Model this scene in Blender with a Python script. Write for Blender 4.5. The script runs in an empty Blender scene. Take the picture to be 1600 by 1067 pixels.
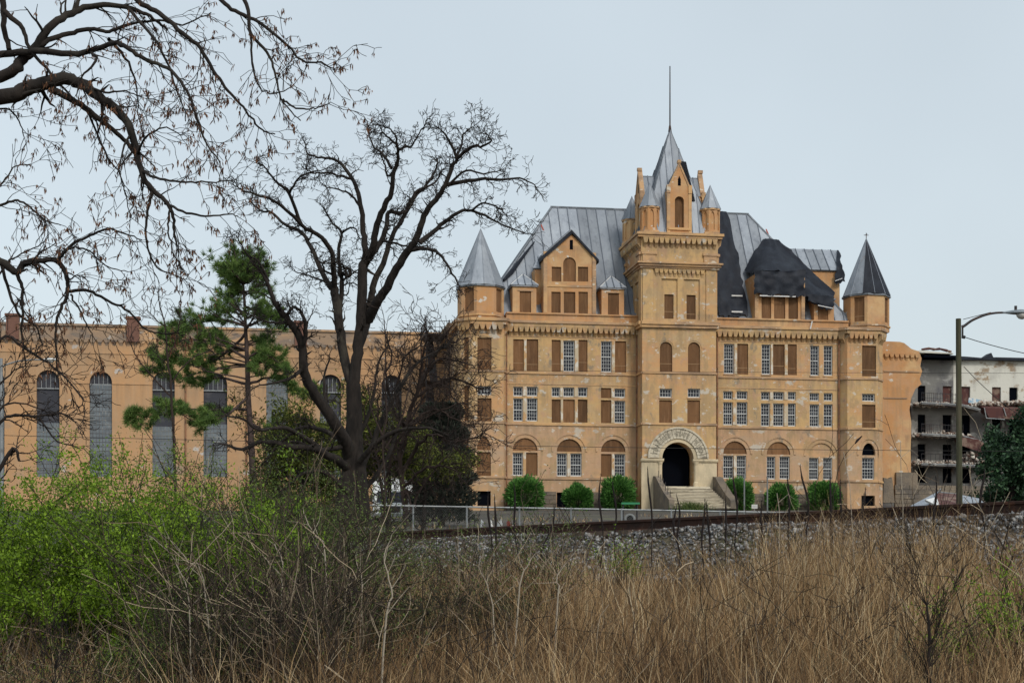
import bpy, math, random
import numpy as np
from mathutils import Vector, Matrix
R = math.radians
SC = bpy.context.scene
COL = SC.collection

# ------------------------------------------------------------------ camera, sky, sun, exposure
F = 2700.0          # focal length in photograph pixels (1600 wide)
HZ = 940.0          # horizon row
CZ = 1.6            # eye height
cam_d = bpy.data.cameras.new('camera')
cam = bpy.data.objects.new('camera', cam_d); COL.objects.link(cam)
cam.location = (0, 0, CZ); cam.rotation_euler = (R(90), 0, 0)
cam_d.sensor_width = 36; cam_d.lens = F/1600*36
cam_d.shift_y = (HZ-533.5)/1600
cam_d.clip_start = 0.1; cam_d.clip_end = 6000
SC.camera = cam

SUN_EL, SUN_AZ = R(42), R(28)      # azimuth: to the right of straight behind the camera
world = bpy.data.worlds.new('World'); SC.world = world; world.use_nodes = True
nt = world.node_tree; nt.nodes.clear()
wo = nt.nodes.new('ShaderNodeOutputWorld')
sky = nt.nodes.new('ShaderNodeTexSky'); sky.sky_type = 'NISHITA'; sky.sun_disc = False
sky.sun_elevation = SUN_EL; sky.sun_rotation = math.pi - SUN_AZ
sky.air_density = 1.0; sky.dust_density = 4.0
b1 = nt.nodes.new('ShaderNodeBackground'); b1.inputs['Strength'].default_value = 0.05
nt.links.new(sky.outputs[0], b1.inputs[0])
# even veil of thin high cloud: slow soft mottling, a little warmer low down
tc = nt.nodes.new('ShaderNodeTexCoord'); sp = nt.nodes.new('ShaderNodeSeparateXYZ')
nt.links.new(tc.outputs['Generated'], sp.inputs[0])
rp = nt.nodes.new('ShaderNodeValToRGB')
rp.color_ramp.elements[0].position = 0.0; rp.color_ramp.elements[0].color = (0.55, 0.60, 0.605, 1)
rp.color_ramp.elements[1].position = 0.5; rp.color_ramp.elements[1].color = (0.52, 0.575, 0.59, 1)
nt.links.new(sp.outputs[2], rp.inputs[0])
nz = nt.nodes.new('ShaderNodeTexNoise'); nz.inputs['Scale'].default_value = 3.0; nz.inputs['Detail'].default_value = 4
nt.links.new(tc.outputs['Generated'], nz.inputs['Vector'])
mr = nt.nodes.new('ShaderNodeMapRange'); mr.inputs[1].default_value = .3; mr.inputs[2].default_value = .7
mr.inputs[3].default_value = .93; mr.inputs[4].default_value = 1.05
nt.links.new(nz.outputs[0], mr.inputs[0])
b2 = nt.nodes.new('ShaderNodeBackground'); nt.links.new(rp.outputs[0], b2.inputs[0]); nt.links.new(mr.outputs[0], b2.inputs[1])
ad = nt.nodes.new('ShaderNodeAddShader'); nt.links.new(b1.outputs[0], ad.inputs[0]); nt.links.new(b2.outputs[0], ad.inputs[1])
nt.links.new(ad.outputs[0], wo.inputs[0])

sd = bpy.data.lights.new('sun', 'SUN'); sd.energy = 1.5; sd.angle = R(10); sd.color = (1.0, 0.95, 0.88)
so = bpy.data.objects.new('sun', sd); COL.objects.link(so)
sv = Vector((math.sin(SUN_AZ)*math.cos(SUN_EL), -math.cos(SUN_AZ)*math.cos(SUN_EL), math.sin(SUN_EL)))
so.rotation_euler = sv.to_track_quat('Z', 'Y').to_euler(); so.location = sv*50
vs = SC.view_settings; vs.view_transform = 'Standard'; vs.look = 'None'; vs.exposure = 0.0; vs.gamma = 1; vs.use_curve_mapping = False
SC.render.engine = 'CYCLES'; SC.cycles.use_denoising = True
SC.cycles.max_bounces = 6; SC.cycles.transparent_max_bounces = 6

# ------------------------------------------------------------------ materials
def mat(name, col, rough=.85, layers=(), bump=0, bscale=8, bstretch=(1, 1, 1), metallic=0, spec=.3,
        rnd=0, attr=None, coords='Object', brick=None, trans=0):
    """layers: (colour, (sx,sy,sz), lo, hi[, detail[, strength]]) - noise masks mixed over the base colour."""
    m = bpy.data.materials.new(name); m.use_nodes = True
    t = m.node_tree; N = t.nodes; Lk = t.links
    b = N['Principled BSDF']; b.inputs['Roughness'].default_value = rough
    b.inputs['Metallic'].default_value = metallic; b.inputs['Specular IOR Level'].default_value = spec
    c = N.new('ShaderNodeTexCoord')
    rgb = N.new('ShaderNodeRGB'); rgb.outputs[0].default_value = (*col, 1); cur = rgb.outputs[0]
    if attr:
        at = N.new('ShaderNodeAttribute'); at.attribute_name = attr[0]
        rr = N.new('ShaderNodeValToRGB'); rr.color_ramp.interpolation = 'LINEAR'
        cols = attr[1]
        while len(rr.color_ramp.elements) < len(cols): rr.color_ramp.elements.new(.5)
        for i, cc in enumerate(cols):
            rr.color_ramp.elements[i].position = i/(len(cols)-1); rr.color_ramp.elements[i].color = (*cc, 1)
        Lk.new(at.outputs['Fac'], rr.inputs[0]); cur = rr.outputs[0]
    for k, ly in enumerate(layers):
        lc, scl, lo, hi = ly[:4]; det = ly[4] if len(ly) > 4 else 6; st = ly[5] if len(ly) > 5 else 1
        mp = N.new('ShaderNodeMapping'); mp.inputs['Scale'].default_value = scl
        mp.inputs['Location'].default_value = (k*7.3+1, k*3.1, k*5.7)
        Lk.new(c.outputs[coords], mp.inputs[0])
        n = N.new('ShaderNodeTexNoise'); n.inputs['Scale'].default_value = 1; n.inputs['Detail'].default_value = det
        n.inputs['Roughness'].default_value = .62
        Lk.new(mp.outputs[0], n.inputs['Vector'])
        r = N.new('ShaderNodeMapRange'); r.inputs[1].default_value = lo; r.inputs[2].default_value = hi
        r.inputs[4].default_value = st
        Lk.new(n.outputs[0], r.inputs[0])
        mx = N.new('ShaderNodeMix'); mx.data_type = 'RGBA'
        Lk.new(r.outputs[0], mx.inputs[0]); Lk.new(cur, mx.inputs[6]); mx.inputs[7].default_value = (*lc, 1)
        cur = mx.outputs[2]
    if rnd:
        oi = N.new('ShaderNodeObjectInfo'); hv = N.new('ShaderNodeHueSaturation')
        r = N.new('ShaderNodeMapRange'); r.inputs[3].default_value = 1-rnd; r.inputs[4].default_value = 1+rnd
        Lk.new(oi.outputs['Random'], r.inputs[0]); Lk.new(r.outputs[0], hv.inputs['Value']); Lk.new(cur, hv.inputs['Color'])
        cur = hv.outputs[0]
    Lk.new(cur, b.inputs['Base Color'])
    nrm = None
    if brick:
        mp = N.new('ShaderNodeMapping'); mp.inputs['Rotation'].default_value = (R(90), 0, 0)
        Lk.new(c.outputs['Object'], mp.inputs[0])
        bt = N.new('ShaderNodeTexBrick'); bt.inputs['Scale'].default_value = 1
        bt.inputs['Brick Width'].default_value = brick[0]; bt.inputs['Row Height'].default_value = brick[1]
        bt.inputs['Mortar Size'].default_value = brick[2]; bt.inputs['Mortar Smooth'].default_value = .6
        Lk.new(mp.outputs[0], bt.inputs['Vector'])
        bm_ = N.new('ShaderNodeBump'); bm_.invert = True; bm_.inputs['Strength'].default_value = brick[3]; bm_.inputs['Distance'].default_value = .03
        Lk.new(bt.outputs['Fac'], bm_.inputs['Height']); nrm = bm_.outputs[0]
    if bump:
        mp = N.new('ShaderNodeMapping'); mp.inputs['Scale'].default_value = [bscale*q for q in bstretch]
        Lk.new(c.outputs['Object'], mp.inputs[0])
        n = N.new('ShaderNodeTexNoise'); n.inputs['Scale'].default_value = 1; n.inputs['Detail'].default_value = 5
        Lk.new(mp.outputs[0], n.inputs['Vector'])
        bm_ = N.new('ShaderNodeBump'); bm_.inputs['Strength'].default_value = bump; bm_.inputs['Distance'].default_value = .05
        Lk.new(n.outputs[0], bm_.inputs['Height'])
        if nrm: Lk.new(nrm, bm_.inputs['Normal'])
        nrm = bm_.outputs[0]
    if nrm: Lk.new(nrm, b.inputs['Normal'])
    if trans:
        out = N['Material Output']; tl = N.new('ShaderNodeBsdfTranslucent'); ms = N.new('ShaderNodeMixShader')
        ms.inputs[0].default_value = trans; Lk.new(cur, tl.inputs[0])
        Lk.new(b.outputs[0], ms.inputs[1]); Lk.new(tl.outputs[0], ms.inputs[2]); Lk.new(ms.outputs[0], out.inputs[0])
    return m

PEEL = ((.52, .48, .41), (.55, .55, .85), .63, .65, 12, .85)
BLOT = ((.37, .26, .14), (.9, .9, .5), .51, .58, 11, .7)
PINK = ((.47, .29, .19), (1.7, 1.7, 1.1), .56, .62, 9, .6)
PEEL2 = ((.57, .52, .44), (1.6, 1.6, 2.2), .615, .64, 9, .8)
GREY = ((.20, .18, .145), (.8, .8, .45), .60, .65, 11, .7)
STREAK = ((.32, .22, .13), (1.9, 1.9, .13), .52, .72, 7, .65)
FINE = ((.40, .28, .17), (2.6, 2.6, 3.4), .5, .76, 9, .55)
M = {}
M['ochre'] = mat('stucco_ochre', (.535, .355, .165), .9, [((.54, .305, .145), (.11, .11, .2), .46, .60, 5), ((.47, .345, .20), (.45, .45, .8), .48, .66, 7, .85), BLOT, PINK, STREAK, FINE, GREY, PEEL2, PEEL], bump=.35, bscale=4, brick=(1.1, .42, .012, .35))
M['peach'] = mat('stucco_peach', (.49, .315, .19), .9, [((.54, .33, .165), (.2, .2, .3), .47, .6, 5), ((.43, .31, .21), (.35, .35, .8), .48, .66, 8, .9), BLOT, PINK, STREAK, FINE, GREY, PEEL2, PEEL], bump=.35, bscale=4, brick=(1.1, .42, .012, .35))
M['orange'] = mat('stucco_orange', (.50, .265, .115), .9, [((.50, .29, .155), (.5, .5, .5), .45, .6, 7), ((.56, .37, .19), (.3, .3, .3), .5, .62, 5), STREAK, FINE, ((.58, .54, .47), (.9, .9, 1.2), .635, .66, 9)], bump=.35, bscale=4)
M['block'] = mat('stucco_cell_block', (.50, .295, .15), .9, [((.42, .265, .15), (.1, .1, .3), .45, .6, 5), ((.46, .32, .20), (.7, .7, .12), .48, .68, 7, .8), ((.30, .24, .19), (.25, .25, .5), .60, .72, 9, .8), FINE, ((.50, .46, .42), (.35, .35, .7), .655, .67, 10)], bump=.25, bscale=4)
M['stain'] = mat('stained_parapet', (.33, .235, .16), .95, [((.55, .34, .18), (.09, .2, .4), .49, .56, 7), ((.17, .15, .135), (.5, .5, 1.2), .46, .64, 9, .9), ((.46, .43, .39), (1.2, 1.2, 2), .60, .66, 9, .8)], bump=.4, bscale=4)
M['trim'] = mat('trim_stucco', (.45, .29, .17), .9, [((.25, .175, .12), (.6, .6, 2), .43, .64, 9, .9), ((.58, .52, .42), (1.2, 1.2, 3), .60, .64, 9), ((.56, .35, .17), (.3, .3, .3), .5, .6)], bump=.35, bscale=9)
M['mullion'] = mat('peeling_mullion', (.50, .42, .30), .9, [((.62, .59, .52), (1.5, 1.5, 1.2), .48, .54, 8), ((.50, .31, .15), (1.1, 1.1, .9), .52, .58, 8)], bump=.3, bscale=9)
M['shadewall'] = mat('shaded_dirty_whitewash', (.27, .265, .25), .95, [((.15, .14, .135), (.3, .3, .45), .42, .58, 9), ((.44, .43, .40), (.6, .6, .6), .56, .62, 9), ((.22, .15, .11), (.8, .8, .8), .6, .66, 8)], bump=.4, bscale=4)  # dirty whitewash, also darkened to stand in for the galleries' shadow
M['stone'] = mat('pale_stone', (.60, .50, .34), .9, [((.42, .36, .25), (.8, .8, .35), .45, .65, 7), ((.22, .20, .16), (1.2, 1.2, .5), .58, .75, 8, .8)], bump=.4, bscale=6)
M['arch_stone'] = mat('arch_stone', (.54, .49, .385), .9, [((.36, .32, .25), (2, 2, 2), .48, .68, 8), ((.16, .14, .11), (1.1, 1.1, 3), .56, .68, 9, .85)], bump=.35, bscale=8)
M['step_stone'] = mat('worn_step_stone', (.62, .56, .44), .9, [((.44, .39, .30), (1, 2, 2), .45, .62, 8), ((.16, .14, .11), (.9, 1.5, 4), .57, .64, 9, .8)], bump=.3, bscale=7)
M['ashlar'] = mat('rough_ashlar', (.20, .165, .125), .95, [((.11, .10, .09), (.7, .7, .7), .42, .66, 7), ((.32, .26, .19), (1.4, 1.4, 1.4), .57, .7, 8)], bump=.8, bscale=6, rnd=.15)
M['metal'] = mat('standing_seam_metal', (.24, .27, .31), .6, [((.31, .345, .385), (.6, .6, .25), .42, .64, 6), ((.13, .15, .18), (2.4, 2.4, .14), .52, .74, 7, .8), ((.44, .48, .52), (3, 3, .3), .62, .75, 8, .7), ((.20, .14, .10), (1.1, 1.1, .5), .66, .72, 8, .6)], metallic=.15, rnd=.22, bump=.5, bscale=1.3)
M['seam'] = mat('dark_seam', (.12, .14, .17), .5, metallic=.4)
M['flash'] = mat('ridge_flashing', (.16, .18, .20), .5, [((.28, .30, .33), (1, 1, 1), .5, .6)], metallic=.4)
M['tarp'] = mat('black_tarpaulin', (.010, .013, .021), .62, [((.020, .026, .038), (1.2, 1.2, .7), .45, .68, 6)], bump=1.0, bscale=1.8, bstretch=(1, 1, .5), spec=.22)
M['batten'] = mat('white_batten', (.62, .63, .63), .7)
M['ply'] = mat('plywood', (.165, .083, .036), .85, [((.11, .056, .025), (1.6, 1.6, .4), .42, .66, 7), ((.24, .135, .068), (5, 5, .5), .5, .75, 7, .8), ((.10, .055, .028), (2, 2, 3), .6, .75, 8, .6)], rnd=.30, bump=.15, bscale=12)
M['plyseam'] = mat('plywood_edge', (.34, .22, .12), .9)
M['frame'] = mat('painted_window_frame', (.56, .58, .58), .7, [((.30, .29, .26), (4, 4, 4), .55, .72, 8)])
M['glass'] = mat('dark_window_glass', (.008, .012, .022), .2, [((.04, .05, .07), (1.1, 1.1, 1.8), .55, .66, 5)], spec=.3)
M['void'] = mat('interior_shade', (.004, .005, .008), 1, spec=0)  # near-black colour stands in for the shade inside openings
M['gblock'] = mat('glass_block_panel', (.155, .185, .205), .45, [((.095, .115, .135), (.5, .5, .9), .42, .62, 7), ((.24, .27, .29), (3, 3, 5), .56, .7, 7, .6)], spec=.4)
M['dgrille'] = mat('dark_louvre', (.035, .038, .05), .6, [((.07, .07, .08), (1, 1, 2), .5, .65)])
M['pipe'] = mat('rusty_downpipe', (.26, .13, .07), .8, [((.14, .08, .05), (2, 2, 2), .5, .6)])
M['brick'] = mat('red_brick_chimney', (.19, .10, .075), .95, [((.15, .08, .06), (2, 2, 4), .45, .65)], bump=.3, brick=(.3, .1, .01, .5))
M['iron'] = mat('dark_iron', (.03, .03, .034), .6, [((.09, .045, .028), (3, 3, 3), .52, .66)])
M['galv'] = mat('galvanised_steel', (.27, .29, .30), .55, [((.16, .17, .175), (3, 3, 3), .5, .65)], metallic=.5)
M['pipegrey'] = mat('dull_steel_post', (.17, .18, .18), .7)
M['white'] = mat('white_vehicle_paint', (.66, .68, .68), .45, [((.38, .36, .32), (2, 2, .8), .52, .72)], spec=.4)
M['rubber'] = mat('black_rubber', (.02, .02, .02), .9)
M['redpaint'] = mat('faded_red_paint', (.30, .055, .035), .7, [((.18, .06, .04), (3, 3, 3), .5, .65)])
M['maroon'] = mat('maroon_sheet', (.085, .034, .030), .85, [((.20, .14, .11), (1.2, 1.2, 1.2), .50, .62, 9), ((.07, .03, .03), (1, 1, .6), .5, .6)])
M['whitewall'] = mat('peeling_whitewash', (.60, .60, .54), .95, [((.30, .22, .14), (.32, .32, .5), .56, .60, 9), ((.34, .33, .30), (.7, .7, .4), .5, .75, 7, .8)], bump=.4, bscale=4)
M['greywall'] = mat('grey_cement_wall', (.20, .20, .19), .95, [((.11, .11, .12), (.6, .6, .5), .42, .62, 7), ((.42, .42, .40), (.5, .5, .8), .56, .66, 8)], bump=.4, bscale=4)
M['rubble'] = mat('rubble', (.34, .25, .19), .95, [((.52, .49, .44), (2, 2, 2), .5, .58, 3), ((.16, .08, .06), (3, 3, 3), .55, .6, 3)], attr=('rnd', [(.17, .10, .075), (.40, .33, .26), (.52, .50, .45), (.28, .22, .18)]))
M['green'] = mat('green_plastic', (.035, .22, .10), .5)
M['blue'] = mat('pale_blue_sheet', (.25, .40, .52), .5, [((.6, .62, .62), (2, 2, 2), .5, .55)])
M['rail'] = mat('rusty_rail', (.040, .018, .012), .85, [((.020, .012, .010), (3, 3, 3), .45, .65), ((.10, .042, .024), (6, 6, 6), .58, .7)], bump=.3, bscale=14)
M['railtop'] = mat('worn_rail_head', (.34, .30, .29), .38, metallic=.6)
M['tie'] = mat('weathered_sleeper', (.085, .065, .05), .95, bump=.5, bscale=10)
M['ballast'] = mat('ballast_stone', (.2, .2, .2), .9, [((.10, .095, .09), (9, 9, 9), .5, .7, 5, .6)], attr=('rnd', [(.045, .047, .052), (.11, .113, .118), (.18, .184, .188), (.36, .36, .35), (.14, .115, .095), (.065, .062, .060)]))
M['ground'] = mat('earth_ground', (.075, .055, .038), .98, [((.11, .085, .055), (1.5, 1.5, 1.5), .45, .6), ((.055, .055, .028), (.3, .3, .3), .52, .62)], bump=.6, bscale=6)
M['asphalt'] = mat('worn_asphalt', (.055, .051, .045), .95, [((.085, .077, .065), (.15, .15, .15), .45, .6), ((.09, .095, .05), (.35, .35, .35), .57, .66)], bump=.3, bscale=5)
M['bark'] = mat('dark_bark', (.026, .021, .018), .95, [((.012, .010, .009), (4, 4, 1.2), .42, .62), ((.055, .050, .038), (1.6, 1.6, .9), .56, .72)], bump=1.0, bscale=9, bstretch=(1, 1, .3))
M['twig'] = mat('dark_twig', (.022, .017, .015), .95)
M['twigred'] = mat('brown_twig', (.036, .025, .021), .95)
M['pinebark'] = mat('pine_bark', (.070, .050, .045), .95, [((.035, .026, .024), (4, 4, 2), .45, .6)], bump=.8, bscale=9)
M['needle'] = mat('pine_needles', (.05, .09, .03), .7, attr=('rnd', [(.035, .080, .022), (.11, .19, .045), (.22, .32, .08)]), trans=.2)
M['oldneedle'] = mat('olive_foliage', (.05, .06, .02), .8, attr=('rnd', [(.022, .030, .010), (.085, .105, .018), (.19, .22, .035)]), trans=.15)
M['cedar'] = mat('dark_cedar', (.02, .03, .02), .8, attr=('rnd', [(.010, .014, .012), (.022, .030, .022), (.038, .046, .032)]))
M['bushleaf'] = mat('yew_green', (.03, .09, .02), .7, attr=('rnd', [(.02, .075, .014), (.065, .19, .035), (.15, .34, .07)]), trans=.15)
M['treeleaf'] = mat('broad_dark_leaf', (.02, .05, .02), .6, attr=('rnd', [(.010, .026, .014), (.022, .055, .026), (.05, .11, .045)]), trans=.1)
M['spring'] = mat('spring_leaf', (.10, .20, .02), .6, attr=('rnd', [(.06, .115, .012), (.15, .25, .018), (.27, .42, .03)]), trans=.35)
M['dullleaf'] = mat('dull_green_leaf', (.05, .08, .03), .7, attr=('rnd', [(.038, .060, .018), (.085, .125, .032), (.16, .22, .05)]), trans=.25)
M['shadeleaf'] = mat('shadow_olive_leaf', (.03, .04, .02), .8, attr=('rnd', [(.014, .016, .010), (.03, .034, .016), (.055, .075, .022)]), trans=.1)  # leaf colour kept dark to stand in for shadow in the brush
M['catkin'] = mat('brown_seed_clusters', (.10, .05, .03), .85, attr=('rnd', [(.05, .024, .018), (.12, .055, .03), (.22, .11, .055)]), trans=.15)
M['grass'] = mat('dry_grass', (.3, .2, .1), .85, attr=('rnd', [(.024, .015, .010), (.125, .073, .036), (.30, .185, .088), (.50, .35, .18), (.74, .61, .39)]), trans=.2)
M['cane'] = mat('dry_cane', (.3, .25, .18), .85, attr=('rnd', [(.016, .012, .009), (.035, .025, .017), (.075, .052, .034), (.16, .115, .075), (.40, .33, .23)]))
M['white_stem'] = mat('bleached_stem', (.33, .29, .23), .9)
M['stalk'] = mat('black_dead_stalk', (.014, .010, .010), .9)
M['tuft'] = mat('green_grass', (.08, .14, .03), .8, attr=('rnd', [(.035, .06, .02), (.075, .12, .03), (.15, .18, .05)]), trans=.2)
M['wood'] = mat('mossy_wood_pole', (.060, .062, .036), .95, [((.10, .085, .06), (4, 4, .5), .48, .65), ((.035, .032, .024), (6, 6, .4), .5, .66)], bump=.6, bscale=10, bstretch=(1, 1, .1))
M['lampmetal'] = mat('lamp_housing_grey', (.20, .235, .26), .5, metallic=.3)
M['lens'] = mat('lamp_lens', (.55, .55, .52), .2, spec=.5)
M['wire'] = mat('black_wire', (.02, .02, .02), .8)
M['letter'] = mat('carved_letter', (.27, .245, .19), .95)
M['sign'] = mat('white_sign', (.6, .6, .58), .6)

# ------------------------------------------------------------------ mesh helpers
class MB:
    def __init__(s): s.v = []; s.f = []
    def poly(s, pts):
        i = len(s.v); s.v.extend([tuple(p) for p in pts]); s.f.append(tuple(range(i, i+len(pts))))
    def box(s, x0, x1, y0, y1, z0, z1):
        i = len(s.v)
        s.v += [(x0,y0,z0),(x1,y0,z0),(x1,y1,z0),(x0,y1,z0),(x0,y0,z1),(x1,y0,z1),(x1,y1,z1),(x0,y1,z1)]
        s.f += [(i,i+3,i+2,i+1),(i+4,i+5,i+6,i+7),(i,i+1,i+5,i+4),(i+1,i+2,i+6,i+5),(i+2,i+3,i+7,i+6),(i+3,i,i+4,i+7)]
        return s
    def slab(s, top, off):
        """top: list of points, off: vector; solid between the polygon and its offset copy."""
        n = len(top); i = len(s.v); off = Vector(off)
        s.v += [tuple(p) for p in top] + [tuple(Vector(p)+off) for p in top]
        s.f.append(tuple(range(i, i+n))); s.f.append(tuple(range(i+2*n-1, i+n-1, -1)))
        for k in range(n):
            k2 = (k+1) % n; s.f.append((i+k, i+n+k, i+n+k2, i+k2))
        return s
    def tube(s, pts, rad, n=6, cap=True):
        pts = [Vector(p) for p in pts]
        if not hasattr(rad, '__len__'): rad = [rad]*len(pts)
        i0 = len(s.v); up = None
        for k, p in enumerate(pts):
            a = pts[max(k-1, 0)]; b = pts[min(k+1, len(pts)-1)]
            t = (b-a)
            if t.length < 1e-9: t = Vector((0, 0, 1))
            t.normalize()
            if up is None: up = t.orthogonal().normalized()
            else:
                up = up - t*up.dot(t)
                up = up.normalized() if up.length > 1e-6 else t.orthogonal().normalized()
            sd_ = t.cross(up); r = rad[k]
            for j in range(n):
                a_ = 2*math.pi*j/n; q = p + (up*math.cos(a_) + sd_*math.sin(a_))*r
                s.v.append((q.x, q.y, q.z))
        for k in range(len(pts)-1):
            for j in range(n):
                a = i0+k*n+j; b = i0+k*n+(j+1) % n
                s.f.append((a, b, b+n, a+n))
        if cap:
            s.f.append(tuple(i0+j for j in range(n-1, -1, -1))); e = i0+(len(pts)-1)*n
            s.f.append(tuple(e+j for j in range(n)))
        return s
    def build(s, name, m, parent=None, smooth=False, **kw):
        me = bpy.data.meshes.new(name); me.from_pydata(s.v, [], s.f); me.materials.append(M[m] if isinstance(m, str) else m)
        if smooth: me.shade_smooth()
        o = bpy.data.objects.new(name, me); COL.objects.link(o)
        if parent is not None: o.parent = parent
        for k, v in kw.items(): o[k] = v
        return o

def npmesh(name, verts, nper, m, parent=None, rnd=None, faces=None, **kw):
    """verts (N,3); faces (K,c) index array with constant corner count."""
    me = bpy.data.meshes.new(name)
    verts = np.asarray(verts, dtype=np.float32); faces = np.asarray(faces, dtype=np.int32)
    K, c = faces.shape
    me.vertices.add(len(verts)); me.vertices.foreach_set('co', verts.ravel())
    me.loops.add(K*c); me.loops.foreach_set('vertex_index', faces.ravel())
    me.polygons.add(K); me.polygons.foreach_set('loop_start', np.arange(0, K*c, c, dtype=np.int32))
    me.polygons.foreach_set('loop_total', np.full(K, c, dtype=np.int32))
    if rnd is not None:
        a = me.attributes.new('rnd', 'FLOAT', 'POINT'); a.data.foreach_set('value', np.asarray(rnd, dtype=np.float32))
    me.update(calc_edges=True); me.materials.append(M[m])
    o = bpy.data.objects.new(name, me); COL.objects.link(o)
    if parent is not None: o.parent = parent
    for k, v in kw.items(): o[k] = v
    return o

def thing(name, label, cat, loc=(0, 0, 0), rz=0, group=None):
    o = bpy.data.objects.new(name, None); COL.objects.link(o); o.location = loc; o.rotation_euler = (0, 0, rz)
    o.empty_display_size = .3
    o['label'] = label; o['category'] = cat
    if group: o['group'] = group
    return o
def tag(o, label, cat, group=None):
    o['label'] = label; o['category'] = cat
    if group: o['group'] = group
    return o

def W(px, py, D): return Vector(((px-800)/F*D, D, CZ+(HZ-py)/F*D))

# ------------------------------------------------------------------ terrain
RP = (6.22, 24.0); RN = (-.745, -.667); RD = (.667, -.745)     # rail point, normal to the camera, direction to the right
def s_of(x, y): return (x-RP[0])*RN[0] + (y-RP[1])*RN[1]
PS = np.array([-400, -9, -5, -3.2, -2.6, 0, .45, 1.6, 6, 12, 20, 3000.]); 
PZ = np.array([.8, .8, .85, 1.0, 1.15, 1.15, 1.13, .40, -.5, -1.35, -1.6, -1.6])
def gz(x, y):
    x = np.asarray(x, dtype=float); y = np.asarray(y, dtype=float)
    s = s_of(x, y); a = np.interp(s, PS, PZ)
    far = np.interp(y, [0, 45, 60, 145, 4000], [.8, .9, 1.4, 7.7, 7.7])
    w = np.clip((-s-4)/8, 0, 1); w = w*w*(3-2*w)
    z = a*(1-w) + far*w
    bumps = .05*np.sin(x*1.7+.3*y)+.05*np.sin(y*1.3-x*.6)
    return z + CZ + bumps*np.clip((np.abs(s-7)-0)/3, 0, 1)*np.where(s > 2, 1, .3)
def G(x, y): return float(gz(x, y))

xs = np.concatenate([[-3000, -1200, -500, -250, -140, -90, -65, -50], np.arange(-40, 30, .45), [34, 40, 50, 60, 75, 100, 160, 300, 600, 1500, 3000]])
ys = np.concatenate([[-300, -80, -20, 0], np.arange(4, 50, .45), np.arange(50, 150, 3), [160, 200, 300, 600, 1500, 3500]])
X, Y = np.meshgrid(xs, ys); Z = gz(X, Y)
V = np.stack([X, Y, Z], -1).reshape(-1, 3); nx, ny = len(xs), len(ys)
ii, jj = np.meshgrid(np.arange(nx-1), np.arange(ny-1)); b0 = (jj*nx+ii).ravel()
g = npmesh('ground', V, 4, 'ground', faces=np.stack([b0, b0+1, b0+nx+1, b0+nx], -1), kind='structure')
g.data.shade_smooth()
g.data.materials.append(M['asphalt'])
cy = Y[:-1, :-1].ravel(); cs = s_of(X[:-1, :-1].ravel(), cy)
g.data.polygons.foreach_set('material_index', ((cy > 52) & (cs < -12)).astype(np.int32))

# ------------------------------------------------------------------ building frame
TH = R(9); OX, OY = 260/F*150, 150.0; ZB = CZ+7.7
cT, sT = math.cos(TH), math.sin(TH)
def L(px, py, y=0.):
    dx = (px-800)/F
    x = (OX - y*sT - (OY + y*cT)*dx)/(sT*dx - cT); t = OY + x*sT + y*cT
    return x, CZ+(HZ-py)/F*t-ZB
def LX(px, y=0.): return L(px, 500, y)[0]
def LZ(px, py, y=0.): return L(px, py, y)[1]
def P3(px, py, y): x, z = L(px, py, y); return Vector((x, y, z))
def on_plane(px, py, p0, n, off=0.):
    n = Vector(n).normalized()
    a = Vector((0-OX, 0-OY, CZ-ZB)); d = Vector(((px-800)/F, 1, (HZ-py)/F))
    rot = lambda v: Vector((v.x*cT+v.y*sT, -v.x*sT+v.y*cT, v.z))
    a = rot(a); d = rot(d); p0 = Vector(p0)+n*off
    return a + d*((p0-a).dot(n)/d.dot(n))

def arch_pts(s0, s1, z0, z1, rise, n=12):
    """closed outline, counter clockwise seen from outside, of an arched or plain opening"""
    o = [(s0, z0), (s1, z0)]
    if not rise: return o+[(s1, z1), (s0, z1)]
    c = (s0+s1)/2; r = (s1-s0)/2; zs = z1-rise
    if zs <= z0+1e-6: o = []
    return o+[(c+r*math.cos(math.pi*k/n), zs+rise*math.sin(math.pi*k/n)) for k in range(n+1)]

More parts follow.
